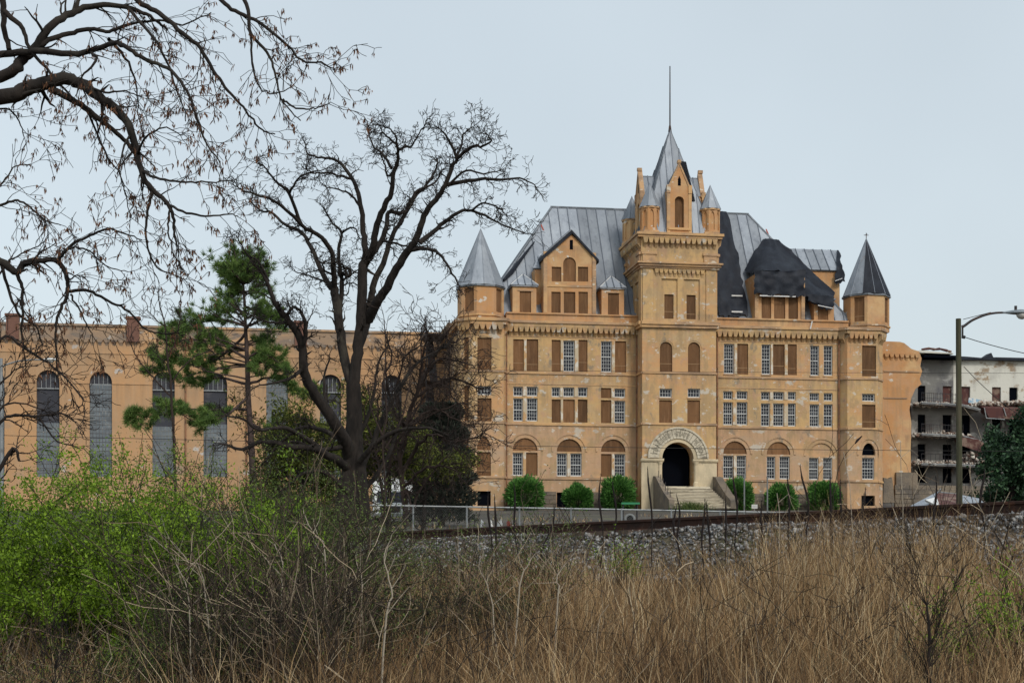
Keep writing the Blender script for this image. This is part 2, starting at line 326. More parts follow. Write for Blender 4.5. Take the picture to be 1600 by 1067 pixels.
class Face:
    """vertical wall face from A to B (outside is on the right hand of A->B reversed: inward = left normal)"""
    def __init__(s, A, B):
        s.A = Vector((A[0], A[1])); s.B = Vector((B[0], B[1])); d = s.B-s.A; s.w = d.length; s.d = d/s.w
        s.n = Vector((-s.d.y, s.d.x))
    def p(s, a, z, q=0.):     # q: depth inward
        v = s.A+s.d*a+s.n*q; return (v.x, v.y, z)
    def box(s, mb, a0, a1, q0, q1, z0, z1):
        mb.slab([s.p(a0, z0, q0), s.p(a1, z0, q0), s.p(a1, z1, q0), s.p(a0, z1, q0)], Vector(s.p(0, 0, q1))-Vector(s.p(0, 0, q0)))
    def wall(s, mb, z0, z1, holes, depth=.32, a0=0., a1=None):
        a1 = s.w if a1 is None else a1
        S = sorted({a0, a1, *[h[0] for h in holes], *[h[1] for h in holes]}); Zs = sorted({z0, z1, *[h[2] for h in holes], *[h[3] for h in holes]})
        for i in range(len(S)-1):
            for j in range(len(Zs)-1):
                cs_, cz_ = (S[i]+S[i+1])/2, (Zs[j]+Zs[j+1])/2
                if any(h[0] < cs_ < h[1] and h[2] < cz_ < h[3] for h in holes): continue
                mb.poly([s.p(S[i], Zs[j]), s.p(S[i+1], Zs[j]), s.p(S[i+1], Zs[j+1]), s.p(S[i], Zs[j+1])])
        for h in holes:
            rise = h[4] if len(h) > 4 else 0
            out = arch_pts(h[0], h[1], h[2], h[3], rise)
            if rise:
                arc = out if abs(h[3]-rise-h[2]) < 1e-5 else out[2:]
                m_ = len(arc)//2
                for k in range(len(arc)-1):
                    c_ = (h[1], h[3]) if k < m_ else (h[0], h[3])
                    mb.poly([s.p(*c_), s.p(*arc[k+1]), s.p(*arc[k])])
            for k in range(len(out)):
                a, b = out[k], out[(k+1) % len(out)]
                mb.poly([s.p(*a), s.p(*b), s.p(*b, depth), s.p(*a, depth)])

def grid_bars(mb, fc, s0, s1, z0, z1, nxb, nzb, w, q0, q1):
    for k in range(1, nxb):
        c = s0+(s1-s0)*k/nxb; fc.box(mb, c-w/2, c+w/2, q0, q1, z0, z1)
    for k in range(1, nzb):
        c = z0+(z1-z0)*k/nzb; fc.box(mb, s0, s1, q0-.004, q1+.004, c-w/2, c+w/2)

def fill(parent, fc, h, kind, rows=None):
    """put a window, a board or a black sheet painted as interior shade into hole h"""
    s0, s1, z0, z1 = h[:4]; rise = h[4] if len(h) > 4 else 0
    out = arch_pts(s0, s1, z0, z1, rise)
    if kind == 'board':
        mb = MB(); mb.slab([fc.p(a, b, .13) for a, b in out], Vector(fc.p(0, 0, .17))-Vector(fc.p(0, 0, .13)))
        o = mb.build('board', 'ply', parent)
        if z1-z0 > 2.0:
            m2 = MB(); zz = z0+(z1-z0)*random.choice((.22, .26, .3)); fc.box(m2, s0+.01, s1-.01, .118, .135, zz-.02, zz+.02); m2.build('board_seam', 'plyseam', o)
        return o
    if kind == 'plaster':
        mb = MB(); mb.slab([fc.p(a, b, .11) for a, b in out], Vector(fc.p(0, 0, .2))-Vector(fc.p(0, 0, .11)))
        return mb.build('tympanum', 'peach', parent)
    if kind == 'void':
        mb = MB(); mb.poly([fc.p(a, b, .31) for a, b in out]); return mb.build('opening_shade', 'void', parent)  # flat sheet, the unlit room behind painted black
    # glazed window: frame, glass, glazing bars
    fw = .075; mb = MB()
    fc.box(mb, s0, s0+fw, .15, .24, z0, z1); fc.box(mb, s1-fw, s1, .15, .24, z0, z1)
    fc.box(mb, s0+fw, s1-fw, .15, .24, z1-fw, z1); fc.box(mb, s0+fw, s1-fw, .13, .24, z0, z0+fw*1.3)
    wide = s1-s0; tall = z1-z0
    sash = tall > 1.4
    if sash: fc.box(mb, s0+fw, s1-fw, .16, .23, (z0+z1)/2-.035, (z0+z1)/2+.035)
    f = mb.build('window', 'frame', parent)
    m2 = MB(); m2.poly([fc.p(s0, z0, .235), fc.p(s1, z0, .235), fc.p(s1, z1, .235), fc.p(s0, z1, .235)]); m2.build('glass', 'glass', f)
    m3 = MB(); nxb = 4 if wide > .85 else 3
    nzb = max(2, int(round(tall/.34))); 
    if nzb % 2 and sash: nzb += 1
    grid_bars(m3, fc, s0+fw, s1-fw, z0+fw, z1-fw, nxb, nzb, .024, .19, .21); m3.build('glazing_bar', 'frame', f, kind='stuff')
    return f

def front(xa, xb, y): return Face((xa, y), (xb, y))
def hp(fc, y, px0, px1, py0, py1, rise=None):
    """hole on a front face from photograph measurements"""
    x0 = LX(px0, y); x1 = LX(px1, y); c = (px0+px1)/2
    z1 = LZ(c, py0, y); z0 = LZ(c, py1, y)
    r = 0 if rise is None else ((x1-x0)/2 if rise == 'semi' else (z1-z0))
    return (x0-fc.A.x, x1-fc.A.x, z0, z1, r)

def corbels(parent, fc, ztop, a0, a1, pitch=.47, drop=.95, proj=.34, m='ochre'):
    """row of pointed corbels under a cornice, joined"""
    mb = MB(); n = max(1, int(round((a1-a0)/pitch))); p = (a1-a0)/n
    for k in range(n):
        c = a0+(k+.5)*p
        prof = [(.47*p, 0, proj*1.2), (.45*p, -.10*drop, proj*1.15), (.25*p, -.46*drop, proj*1.05), (.24*p, -.56*drop, proj*.6), (.2*p, -.85*drop, .01)]
        for i in range(len(prof)-1):
            (w1, d1, q1), (w2, d2, q2) = prof[i], prof[i+1]
            a = [fc.p(c-w1, ztop+d1, -q1), fc.p(c-w2, ztop+d2, -q2), fc.p(c+w2, ztop+d2, -q2), fc.p(c+w1, ztop+d1, -q1)]
            mb.poly(a)
            mb.poly([fc.p(c-w1, ztop+d1, 0), fc.p(c-w2, ztop+d2, 0), a[1], a[0]])
            mb.poly([a[3], a[2], fc.p(c+w2, ztop+d2, 0), fc.p(c+w1, ztop+d1, 0)])
    return mb.build('corbel_table', m, parent, kind='stuff')

def clip(poly, f):
    out = []
    for i in range(len(poly)):
        a, b = poly[i], poly[(i+1) % len(poly)]; fa, fb = f(a), f(b)
        if fa >= 0: out.append(a)
        if (fa >= 0) != (fb >= 0):
            t = fa/(fa-fb); out.append((a[0]+(b[0]-a[0])*t, a[1]+(b[1]-a[1])*t))
    return out

def seam_roof(parent, name, pts, pitch=.9, off=0., m='metal'):
    """metal roof plane (convex 3D polygon, first edge is the eave) covered with separate standing-seam panels"""
    pts = [Vector(p) for p in pts]; o = pts[0]; ex = (pts[1]-pts[0]).normalized(); nn = ex.cross(pts[2]-pts[0]).normalized()
    if nn.z < 0: nn = -nn
    ey = nn.cross(ex).normalized()
    if (pts[-1]-o).dot(ey) < 0: ey = -ey
    P2 = [((p-o).dot(ex), (p-o).dot(ey)) for p in pts]
    mb = MB(); mb.slab([p for p in pts], nn*-.12); base = mb.build(name, 'flash', parent)
    lo = min(p[0] for p in P2); hi = max(p[0] for p in P2); n = max(1, int(math.ceil((hi-lo)/pitch)))
    for k in range(n):
        a, b = lo+k*pitch+off*pitch, lo+(k+1)*pitch+off*pitch
        q = clip(clip(P2, lambda t: t[0]-a), lambda t: b-t[0])
        if len(q) < 3: continue
        lift = random.uniform(0, .012)
        top = [o+ex*x_+ey*y_+nn*(.035+lift) for x_, y_ in q]
        m_ = MB(); m_.slab(top, nn*-.03)
        # the upstand along the panel's left edge
        ys_ = [t[1] for t in q if abs(t[0]-a) < 1e-5]
        pan = m_.build('roof_panel', m, base)
        if len(ys_) == 2 and abs(ys_[0]-ys_[1]) > .3:
            r_ = MB(); y0_, y1_ = min(ys_), max(ys_)
            c4 = [o+ex*(a-.03)+ey*y0_, o+ex*(a+.03)+ey*y0_, o+ex*(a+.03)+ey*y1_, o+ex*(a-.03)+ey*y1_]
            r_.slab([p+nn*.11 for p in c4], nn*-.08); r_.build('roof_seam', 'seam', base)
    return base

def spirelet(parent, cx, cy, r, z0, z1, n=8, rot=0., rib=.03, dark=(), name='spire_roof'):
    """n-sided metal spire: each facet is a panel"""
    ap = Vector((cx, cy, z1)); base = None
    core = MB(); ring = [Vector((cx+r*.97*math.cos(rot+2*math.pi*k/n), cy+r*.97*math.sin(rot+2*math.pi*k/n), z0)) for k in range(n)]
    for k in range(n): core.poly([ring[k], ring[(k+1) % n], (cx, cy, z1-.08)])
    core.poly(ring[::-1])
    base = core.build(name, 'flash', parent)
    R_ = [Vector((cx+r*math.cos(rot+2*math.pi*k/n), cy+r*math.sin(rot+2*math.pi*k/n), z0)) for k in range(n)]
    for k in range(n):
        a, b = R_[k], R_[(k+1) % n]; m_ = MB(); nrm = (b-a).cross(ap-a).normalized()
        m_.slab([a, b, ap], nrm*-.03)
        m_.build('roof_panel', 'tarp' if k in dark else 'metal', base)
        t = MB(); t.tube([a, ap], [rib, rib*.5], 4); t.build('roof_seam', 'seam', base)
    return base

random.seed(7)
bld = thing('institution_building', 'huge ochre stucco castle-like building with boarded windows, grey roofs and central spired tower', 'building', (OX, OY, ZB), TH)

ZG = LZ(890, 505, 0)            # gutter line
ZS3, ZS2, ZS1 = LZ(890, 584, 0), LZ(890, 663.5, 0), LZ(890, 747.5, 0)
ZBT = LZ(890, 768, 0)           # top of the rough stone base
YT = -2.0                       # tower front plane

def wall_bands(fc, holes, zt, upper='ochre', lower='peach', a0=0., a1=None, zlow=0.):
    """storeys as separate wall skins: peach ground floor, ochre above"""
    lo = [h for h in holes if h[3] < ZS2+.01]; hi = [h for h in holes if h[3] >= ZS2+.01]
    mb = MB(); fc.wall(mb, zlow, ZS2, lo, a0=a0, a1=a1); mb.build('ground_floor_wall', lower, bld)
    mb = MB(); fc.wall(mb, ZS2, zt, hi, a0=a0, a1=a1); mb.build('upper_wall', upper, bld)

def course(fc, z, h=.16, proj=.09, m='trim', a0=0., a1=None, name='string_course'):
    mb = MB(); fc.box(mb, a0, fc.w if a1 is None else a1, -proj, .02, z-h/2, z+h/2); return mb.build(name, m, bld)

def moulding(fc, h, gap=.32, w=.16, proj=.06, m='peach'):
    c = (h[0]+h[1])/2; r = (h[1]-h[0])/2; z = h[3]-h[4]; n = 16; mb = MB()
    for k in range(n):
        a, b = math.pi*k/n, math.pi*(k+1)/n
        q = [(c+(r+gap)*math.cos(a), z+(h[4]+gap)*math.sin(a)), (c+(r+gap+w)*math.cos(a), z+(h[4]+gap+w)*math.sin(a)),
             (c+(r+gap+w)*math.cos(b), z+(h[4]+gap+w)*math.sin(b)), (c+(r+gap)*math.cos(b), z+(h[4]+gap)*math.sin(b))]
        mb.slab([fc.p(x, zz, -proj) for x, zz in q], Vector(fc.p(0, 0, .02))-Vector(fc.p(0, 0, -proj)))
    mb.build('arch_moulding', m, bld)

def sill(fc, h, m='trim'):
    mb = MB(); fc.box(mb, h[0]-.06, h[1]+.06, -.07, .14, h[2]-.11, h[2]-.005); mb.build('sill', m, bld)

def do_face(fc, y, specs, zt, **kw):
    hs = []
    for sp_ in specs:
        h = hp(fc, y, *sp_[:4], sp_[5] if len(sp_) > 5 else None); hs.append(h)
    wall_bands(fc, hs, zt, **kw)
    for sp_, h in zip(specs, hs):
        fill(bld, fc, h, sp_[4])
        if len(sp_) > 5 and sp_[5] == 'full' : moulding(fc, h)
        if len(sp_) > 6: sill(fc, h)
    ss_ = sorted(range(len(specs)), key=lambda i: (round(specs[i][2]/9), specs[i][0]))
    for i, j in zip(ss_, ss_[1:]):
        a, b = specs[i], specs[j]
        if abs(a[2]-b[2]) < 3 and 0 < b[0]-a[1] < 6.5:
            mb = MB(); ha, hb = hs[i], hs[j]; fc.box(mb, ha[1]+.03, hb[0]-.03, -.035, .0, max(ha[2], hb[2])+.01, min(ha[3], hb[3])-.01); mb.build('mullion', 'mullion', bld)
    return hs

B_, G_, V_ = 'board', 'glass', 'void'
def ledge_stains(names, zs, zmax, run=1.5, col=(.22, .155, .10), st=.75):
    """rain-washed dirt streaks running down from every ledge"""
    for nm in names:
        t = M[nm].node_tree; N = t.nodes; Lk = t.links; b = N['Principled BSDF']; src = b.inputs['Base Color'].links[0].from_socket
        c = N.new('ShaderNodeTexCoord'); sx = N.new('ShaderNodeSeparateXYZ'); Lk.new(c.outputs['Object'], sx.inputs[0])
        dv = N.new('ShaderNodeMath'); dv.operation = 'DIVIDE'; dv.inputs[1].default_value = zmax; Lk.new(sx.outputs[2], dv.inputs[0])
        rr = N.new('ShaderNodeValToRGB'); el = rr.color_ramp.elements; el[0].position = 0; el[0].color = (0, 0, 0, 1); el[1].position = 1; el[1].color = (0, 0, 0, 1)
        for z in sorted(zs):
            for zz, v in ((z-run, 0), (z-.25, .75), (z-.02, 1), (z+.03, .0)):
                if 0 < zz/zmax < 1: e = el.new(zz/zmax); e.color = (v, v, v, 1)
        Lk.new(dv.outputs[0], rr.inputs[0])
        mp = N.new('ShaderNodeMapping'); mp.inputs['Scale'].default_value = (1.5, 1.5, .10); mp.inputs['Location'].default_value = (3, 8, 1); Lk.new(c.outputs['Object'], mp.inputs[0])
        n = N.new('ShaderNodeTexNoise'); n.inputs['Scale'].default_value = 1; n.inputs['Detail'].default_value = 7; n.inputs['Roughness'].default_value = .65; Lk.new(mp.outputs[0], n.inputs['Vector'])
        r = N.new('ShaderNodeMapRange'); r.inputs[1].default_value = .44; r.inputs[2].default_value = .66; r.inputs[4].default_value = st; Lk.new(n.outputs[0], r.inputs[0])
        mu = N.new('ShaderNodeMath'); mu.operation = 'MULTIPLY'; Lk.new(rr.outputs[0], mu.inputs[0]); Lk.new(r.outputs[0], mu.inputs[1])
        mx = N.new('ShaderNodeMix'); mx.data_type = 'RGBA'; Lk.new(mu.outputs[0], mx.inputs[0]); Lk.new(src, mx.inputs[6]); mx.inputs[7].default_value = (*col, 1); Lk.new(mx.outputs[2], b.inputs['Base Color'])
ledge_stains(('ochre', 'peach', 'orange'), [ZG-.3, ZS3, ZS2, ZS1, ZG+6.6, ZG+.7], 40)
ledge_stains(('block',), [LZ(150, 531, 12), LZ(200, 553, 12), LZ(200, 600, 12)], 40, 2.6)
# left wing
xl, xr = LX(791), LX(1001); fcL = front(xl, xr, 0)
left = [(802,818.5,530,580,B_), (823,841,530,580,B_), (862,876,531,581,B_), (880,898,532,580.5,G_,None,1), (904,918,531,581,B_), (939,956,533,581.5,G_,None,1), (961,978.5,533,582,B_),
        (802,817,604,619,G_), (823,840,604,619,G_), (802,817,622,658,G_), (823,840,622,658,G_),
        (862,875,605,620,G_), (880,897,605,620,G_), (903,918,605,620,G_), (862,876,624,660,B_), (880,898,624,660,B_), (903,918,624,660,B_),
        (939,955,606,622,B_), (939,955,625,661,B_), (960,977,607,621,G_), (960,977,626,661,G_),
        (801,840,684,704,B_,'full'), (801,817,707,743,G_,None,1), (822,840,707,743,B_),
        (870,909,685.5,705.5,B_,'full'), (870,886,708,744,G_,None,1), (891,909,708,744,G_,None,1),
        (939,977.5,686,706,B_,'full'), (939,955.5,709,744.5,B_), (960,977,709,744.5,G_,None,1),
        (870,888,769,792,V_)]
do_face(fcL, 0, left, ZG)
# right wing
xl2, xr2 = LX(1117), LX(1325); fcR = front(xl2, xr2, 0)
right = [(1131,1147,537,584,G_,None,1), (1152,1169,537,585,B_), (1190,1204,538,585,G_,None,1), (1208,1226,538,586,B_), (1231,1245,538,586,B_), (1266,1280,540,587,G_,None,1), (1287,1301,540,587,G_,None,1),
         (1130,1145,611,624,G_), (1151,1168,611,624,G_), (1130,1145,628,664,G_), (1151,1168,628,664,G_),
         (1189,1203,612,625,G_), (1208,1225,612,625,G_), (1231,1243.5,612,625,G_), (1189,1203,630,666,G_), (1208,1225,630,666,G_), (1231,1243.5,630,666,G_),
         (1265,1280,614,626.5,G_), (1287,1301,614,626.5,G_), (1265,1280,631.5,667,G_), (1287,1301,631.5,667,G_),
         (1130,1167,689,709,B_,'full'), (1130,1146,711.5,747.5,G_,None,1), (1151,1166,711.5,747.5,G_,None,1),
         (1198,1235,690,710,B_,'full'), (1198,1211.5,713,748.5,G_,None,1), (1218,1234,713,748.5,G_,None,1),
         (1264,1303,692,712.5,'plaster','full'), (1264,1279,715,749.5,G_,None,1), (1286,1300.5,715,749.5,G_,None,1)]
do_face(fcR, 0, right, ZG)
for fc in (fcL, fcR):
    course(fc, ZS3); course(fc, ZS2, .18); course(fc, ZS1, .18)
    course(fc, LZ(890, 601, 0), .07, .035); course(fc, LZ(890, 527, 0), .07, .04)
    corbels(bld, fc, ZG-.42, .1, fc.w-.1)
    mb = MB(); fc.box(mb, 0, fc.w, -.36, .02, ZG-.42, ZG-.12); mb.build('frieze', 'ochre', bld)
    mb = MB(); fc.box(mb, 0, fc.w, -.47, .02, ZG-.12, ZG+.10); mb.build('gutter', 'trim', bld)
    mb = MB(); fc.box(mb, 0, fc.w, -.1, .55, ZG+.10, ZG+.68); fc.box(mb, 0, fc.w, -.22, .6, ZG+.68, ZG+.80); mb.build('eaves_parapet', 'orange', bld)
# turrets: lower body with chamfered corners
def turret(pxl, pxr, fl, fr, specs, side, upper_center, wins):
    xa, xb = LX(pxl, 0), LX(pxr, 0); y = -.75
    foot = [(xa, 5.) if side < 0 else (xa, 0), (xa, .3) if side < 0 else (xa, -.05), (LX(fl, y), y), (LX(fr, y), y), (xb, -.05) if side < 0 else (xb, .3), (xb, 0) if side < 0 else (xb, 5.)]
    Z0 = 0
    for i in range(5):
        fc = Face(foot[i], foot[i+1])
        if fc.w < .12: continue
        if i == 2:
            do_face(fc, y, specs, ZG)
        else:
            hs = []
            if i == 1 and side < 0:
                w_ = fc.w
                hs = [(w_*.3, w_*.72, LZ(750, 578, 0), LZ(750, 528, 0), 0), (w_*.3, w_*.72, LZ(750, 659, 0), LZ(750, 604, 0), 0), (w_*.3, w_*.72, LZ(750, 743, 0), LZ(750, 684, 0), 0)]
            wall_bands(fc, hs, ZG)
            for h in hs: fill(bld, fc, h, B_)
        for z_, hh in ((ZS3, .16), (ZS2, .18), (ZS1, .18)): course(fc, z_, hh)
        if fc.w > .5 and i != 0 and i != 4:
            corbels(bld, fc, ZG-.42, .06, fc.w-.06)
        fc2 = Face(fc.A-fc.n*.34-fc.d*.13, fc.B-fc.n*.34+fc.d*.13)
        mb = MB(); fc2.box(mb, 0, fc2.w, 0, .33, ZG-.42, ZG-.12); mb.build('frieze', 'ochre', bld)
        fc2 = Face(fc.A-fc.n*.47-fc.d*.18, fc.B-fc.n*.47+fc.d*.18)
        mb = MB(); fc2.box(mb, 0, fc2.w, 0, .5, ZG-.12, ZG+.12); mb.build('gutter', 'trim', bld)
    # floor under the upper stage
    mb = MB(); mb.slab([(p[0], p[1], ZG+.06) for p in foot], (0, 0, -.2)); mb.build('turret_floor', 'trim', bld)
    cx, cy = upper_center[:2]; r = 2.02; rot = R(-90+5)-R(22.5)
    zt = LZ(upper_center[2], 451 if side < 0 else 465, cy)
    ring = [(cx+r*math.cos(rot+math.pi/4*k), cy+r*math.sin(rot+math.pi/4*k)) for k in range(8)]
    for k in range(8):
        fc = Face(ring[k], ring[(k+1) % 8]); hs = []
        if k in (7, 1, 5, 3): hs = [(fc.w*.2, fc.w*.82, ZG+.75, zt-.22, 0)]
        mb = MB(); fc.wall(mb, ZG+.0, zt, hs); mb.build('turret_wall', 'orange', bld)
        for h in hs: fill(bld, fc, h, B_)
        fc3 = Face(Vector(ring[k])*1.0+(Vector(ring[k])-Vector((cx, cy)))*.05, Vector(ring[(k+1) % 8])+(Vector(ring[(k+1) % 8])-Vector((cx, cy)))*.05)
        mb = MB(); fc3.box(mb, 0, fc3.w, 0, .2, ZG+.36, ZG+.5); mb.build('sill_band', 'trim', bld)
        mb = MB(); fc3.box(mb, 0, fc3.w, -.04, .2, zt-.1, zt+.05); mb.build('eaves_band', 'flash', bld)
    return cx, cy, r, zt, rot
TLspec = [(746,768,527.5,577.5,B_), (746,768,603,617,G_), (746,768,622,660,B_), (745,767,682,703,B_,'full'), (745,767,706,743,B_), (746,767,767,790,V_)]
t = turret(719, 791, 738, 787, TLspec, -1, (LX(751, 1.1), 1.1, 751), None)
spirelet(bld, t[0], t[1], 2.14, t[3]+.04, LZ(753, 357, 1.1), 12, 0, .03)
TRspec = [(1347,1369,540,588,B_), (1347,1367,615,627,G_), (1347,1368,632,668,B_), (1347,1368,692,711,V_,'full'), (1347,1366,715,749,G_,None,1), (1346,1367,774,790,V_)]
t = turret(1312, 1381, 1324, 1371, TRspec, 1, (LX(1353.5, 1.1), 1.1, 1353), None)
spirelet(bld, t[0], t[1], 2.14, t[3]+.04, LZ(1352, 372, 1.1), 12, R(0), .03, dark=(9, 10, 11, 8))
fx, fy, fz = t[0], t[1], LZ(1352, 372, 1.1)
mb = MB(); mb.tube([(fx, fy, fz-.05), (fx, fy, fz+.45)], .035, 5); mb.tube([(fx-.22, fy, fz+.25), (fx+.22, fy, fz+.25)], .03, 4); mb.tube([(fx, fy-.22, fz+.3), (fx, fy+.22, fz+.3)], .03, 4)
mb.build('finial', 'iron', bld)
# left flank of the building, running back
xLF = LX(719, 0); fcS = Face((xLF, 16), (xLF, 5))
hsS = [(2+k*2.6, 3+k*2.6, ZS3+.1, ZS3+2.8, 0) for k in range(3)]+[(2+k*2.6, 3+k*2.6, ZS2+.1, ZS2+3, 0) for k in range(3)]
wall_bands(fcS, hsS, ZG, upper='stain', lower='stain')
for h in hsS: fill(bld, fcS, h, B_)
course(fcS, ZS3); course(fcS, ZS2); corbels(bld, fcS, ZG-.42, .1, fcS.w-.1)
mb = MB(); fcS.box(mb, 0, fcS.w, -.45, .4, ZG-.12, ZG+.6); mb.build('eaves_parapet', 'trim', bld)
xRF = LX(1381, 0)
fcE = Face((xRF, 5), (xRF, 16)); wall_bands(fcE, [], ZG); 
fcBk = Face((xRF, 16), (xLF, 16)); wall_bands(fcBk, [], ZG)

# rough stone base: individual blocks joined (a few pixels each)
mb = MB(); rs = random.Random(3)
def ashlar(fc, a0, a1, zt):
    z = 0.0; row = 0
    while z < zt-.05:
        hgt = min(.36, zt-z); a = a0-(.3 if row % 2 else 0)
        while a < a1:
            w = rs.uniform(.6, 1.1); b = min(a+w, a1); aa = max(a, a0)
            if b-aa > .1: fc.box(mb, aa+.012, b-.012, -rs.uniform(.06, .12), .0, z+.012, z+hgt-.012)
            a += w
        z += hgt; row += 1
ashlar(fcL, 0, LX(869)-fcL.A.x, ZBT); ashlar(fcL, LX(889)-fcL.A.x, fcL.w-.1, ZBT); ashlar(fcR, .1, fcR.w, ZBT)
mb.build('stone_base', 'ashlar', bld, kind='stuff')

# downpipes
for px in (791.5, 995, 1121, 1311):
    x = LX(px, -.2); mb = MB(); mb.tube([(x, -.16, ZG-.3), (x, -.16, .2)], .07, 6); mb.build('downpipe', 'pipe', bld)

# --- central tower
x0, x1 = LX(1003.5, YT), LX(1119, YT); TW = x1-x0; YB = YT+TW
fcT = front(x0, x1, YT); ZC1 = LZ(1060, 509, YT); ZC2 = LZ(1060, 416, YT); ZC3 = LZ(1060, 371, YT)
th = [(1031,1050.5,534,582.5,B_,'semi'), (1075,1094,534.5,583,B_,'semi'), (1030.5,1050,607,621,G_,None,1), (1074.5,1094,607,621,G_,None,1), (1030,1050,625,661,B_), (1074,1094,625,661,B_)]
hs = [hp(fcT, YT, *s_[:4], s_[5] if len(s_) > 5 else None) for s_ in th]
cxd = LX(1059, YT)-x0; rd = (LX(1083.5, YT)-LX(1034.5, YT))/2
zsp = LZ(1059, 716, YT); zst = LZ(1059, 760.5, YT)
door = (cxd-rd, cxd+rd, zst, zsp+rd, rd)
mb = MB(); fcT.wall(mb, ZS2, ZC1, hs); mb.build('tower_wall', 'ochre', bld)
for s_, h in zip(th, hs):
    fill(bld, fcT, h, s_[4])
    if len(s_) > 6: sill(fcT, h)
    if len(s_) > 5 and s_[5] == 'semi': moulding(fcT, h, .12, .3, .03, 'ochre')
mb = MB(); fcT.wall(mb, 0, ZS2, [door], depth=1.2); mb.build('tower_ground_wall', 'ochre', bld)
# pale stone piers up to the springing
zim = LZ(1059, 718, YT)
mb = MB(); fcT.box(mb, -.1, cxd-rd-.03, -.14, 0, 0, zim-.12); mb.build('entrance_pier', 'stone', bld)
mb = MB(); fcT.box(mb, cxd+rd+.03, fcT.w+.02, -.14, 0, 0, zim-.12); mb.build('entrance_pier', 'stone', bld)
for a, b in ((-.16, cxd-rd+.1), (cxd+rd-.1, fcT.w+.1)):
    mb = MB(); fcT.box(mb, a, b, -.3, .1, zim-.12, zim+.06); fcT.box(mb, a, b, -.24, .1, zim-.2, zim-.12); mb.build('impost', 'stone', bld)
for sgn in (-1, 1):
    c = fcT.p(cxd+sgn*(rd+.2), 0, -.10); mb = MB()
    mb.tube([(c[0], c[1], zst), (c[0], c[1], zst+.35), (c[0], c[1], zst+.45), (c[0], c[1], zim-.5), (c[0], c[1], zim-.2)], [.27, .25, .17, .17, .25], 10)
    mb.build('entrance_column', 'stone', bld)
# entrance closed by a black sheet, its inner shade put into the colour
mb = MB(); d0 = fcT; out = arch_pts(*door, 12)
mb.poly([d0.p(a, b, 1.6) for a, b in out]); mb.build('doorway_shade', 'void', bld)
# arch rings and voussoirs with the carved inscription
R1, R2 = rd+.30, (LX(1104, YT)-LX(1015, YT))/2
nv = 19
mb = MB()
for k in range(24):
    a, b = math.pi*k/24, math.pi*(k+1)/24
    q = [(rd, a), (R1, a), (R1, b), (rd, b)]
    mb.slab([fcT.p(cxd+r_*math.cos(t_), zsp+r_*math.sin(t_), -.10) for r_, t_ in q], (0, .3, 0))
arch = mb.build('entrance_arch', 'stone', bld)
for k in range(nv):
    a, b = math.pi*k/nv+.008, math.pi*(k+1)/nv-.008; mb = MB()
    q = [(R1+.01, a), (R2, a), (R2, (a+b)/2), (R2, b), (R1+.01, b), (R1+.01, (a+b)/2)]
    mb.slab([fcT.p(cxd+r_*math.cos(t_), zsp+r_*math.sin(t_), -.20) for r_, t_ in q], (0, .2, 0)); mb.build('voussoir', 'arch_stone', arch)
mb = MB()
for k in range(24):
    a, b = math.pi*k/24, math.pi*(k+1)/24
    q = [(R2+.01, a), (R2+.16, a), (R2+.16, b), (R2+.01, b)]
    mb.slab([fcT.p(cxd+r_*math.cos(t_), zsp+r_*math.sin(t_), -.28) for r_, t_ in q], (0, .28, 0))
mb.build('hood_mould', 'arch_stone', arch)
# lettering
txt = 'TENNESSEE  STATE  PRISON'; mb = MB(); rm = (R1+R2)/2
for i, ch in enumerate(txt):
    if ch == ' ': continue
    cu = bpy.data.curves.new('t', 'FONT'); cu.body = ch; cu.size = .56; cu.align_x = 'CENTER'; cu.extrude = .012; cu.offset = .012
    ob = bpy.data.objects.new('t', cu); me = bpy.data.meshes.new_from_object(ob)
    ang = R(168)-R(156)*i/(len(txt)-1)
    for_v = len(mb.v)
    for v in me.vertices:
        lx, ly, lz = v.co.x*.85, v.co.y-.2, v.co.z
        rx = cxd+(rm+ly)*math.cos(ang)+lx*math.sin(ang); rz = zsp+(rm+ly)*math.sin(ang)-lx*math.cos(ang)
        mb.v.append(fcT.p(rx, rz, -.21-lz))
    for p_ in me.polygons: mb.f.append(tuple(for_v+j for j in p_.vertices))
    bpy.data.objects.remove(ob); bpy.data.curves.remove(cu); bpy.data.meshes.remove(me)
mb.build('inscription', 'letter', arch, kind='stuff')
# tower sides
fcTL = Face((x0, YB), (x0, YT)); fcTR = Face((x1, YT), (x1, YB)); fcTB = Face((x1, YB), (x0, YB))
for fc in (fcTL, fcTR, fcTB):
    mb = MB(); fc.wall(mb, 0, ZC1, []); mb.build('tower_wall', 'ochre', bld)
for fc in (fcT, fcTL, fcTR):
    course(fc, ZS3, .16); course(fc, ZS2, .18)
    fo = Face(fc.A-fc.d*.12, fc.B+fc.d*.12)
    mb = MB(); fo.box(mb, 0, fo.w, -.22, .02, ZC1-.2, ZC1+.05); fo.box(mb, 0, fo.w, -.34, .02, ZC1+.05, ZC1+.32); mb.build('tower_string', 'trim', bld)
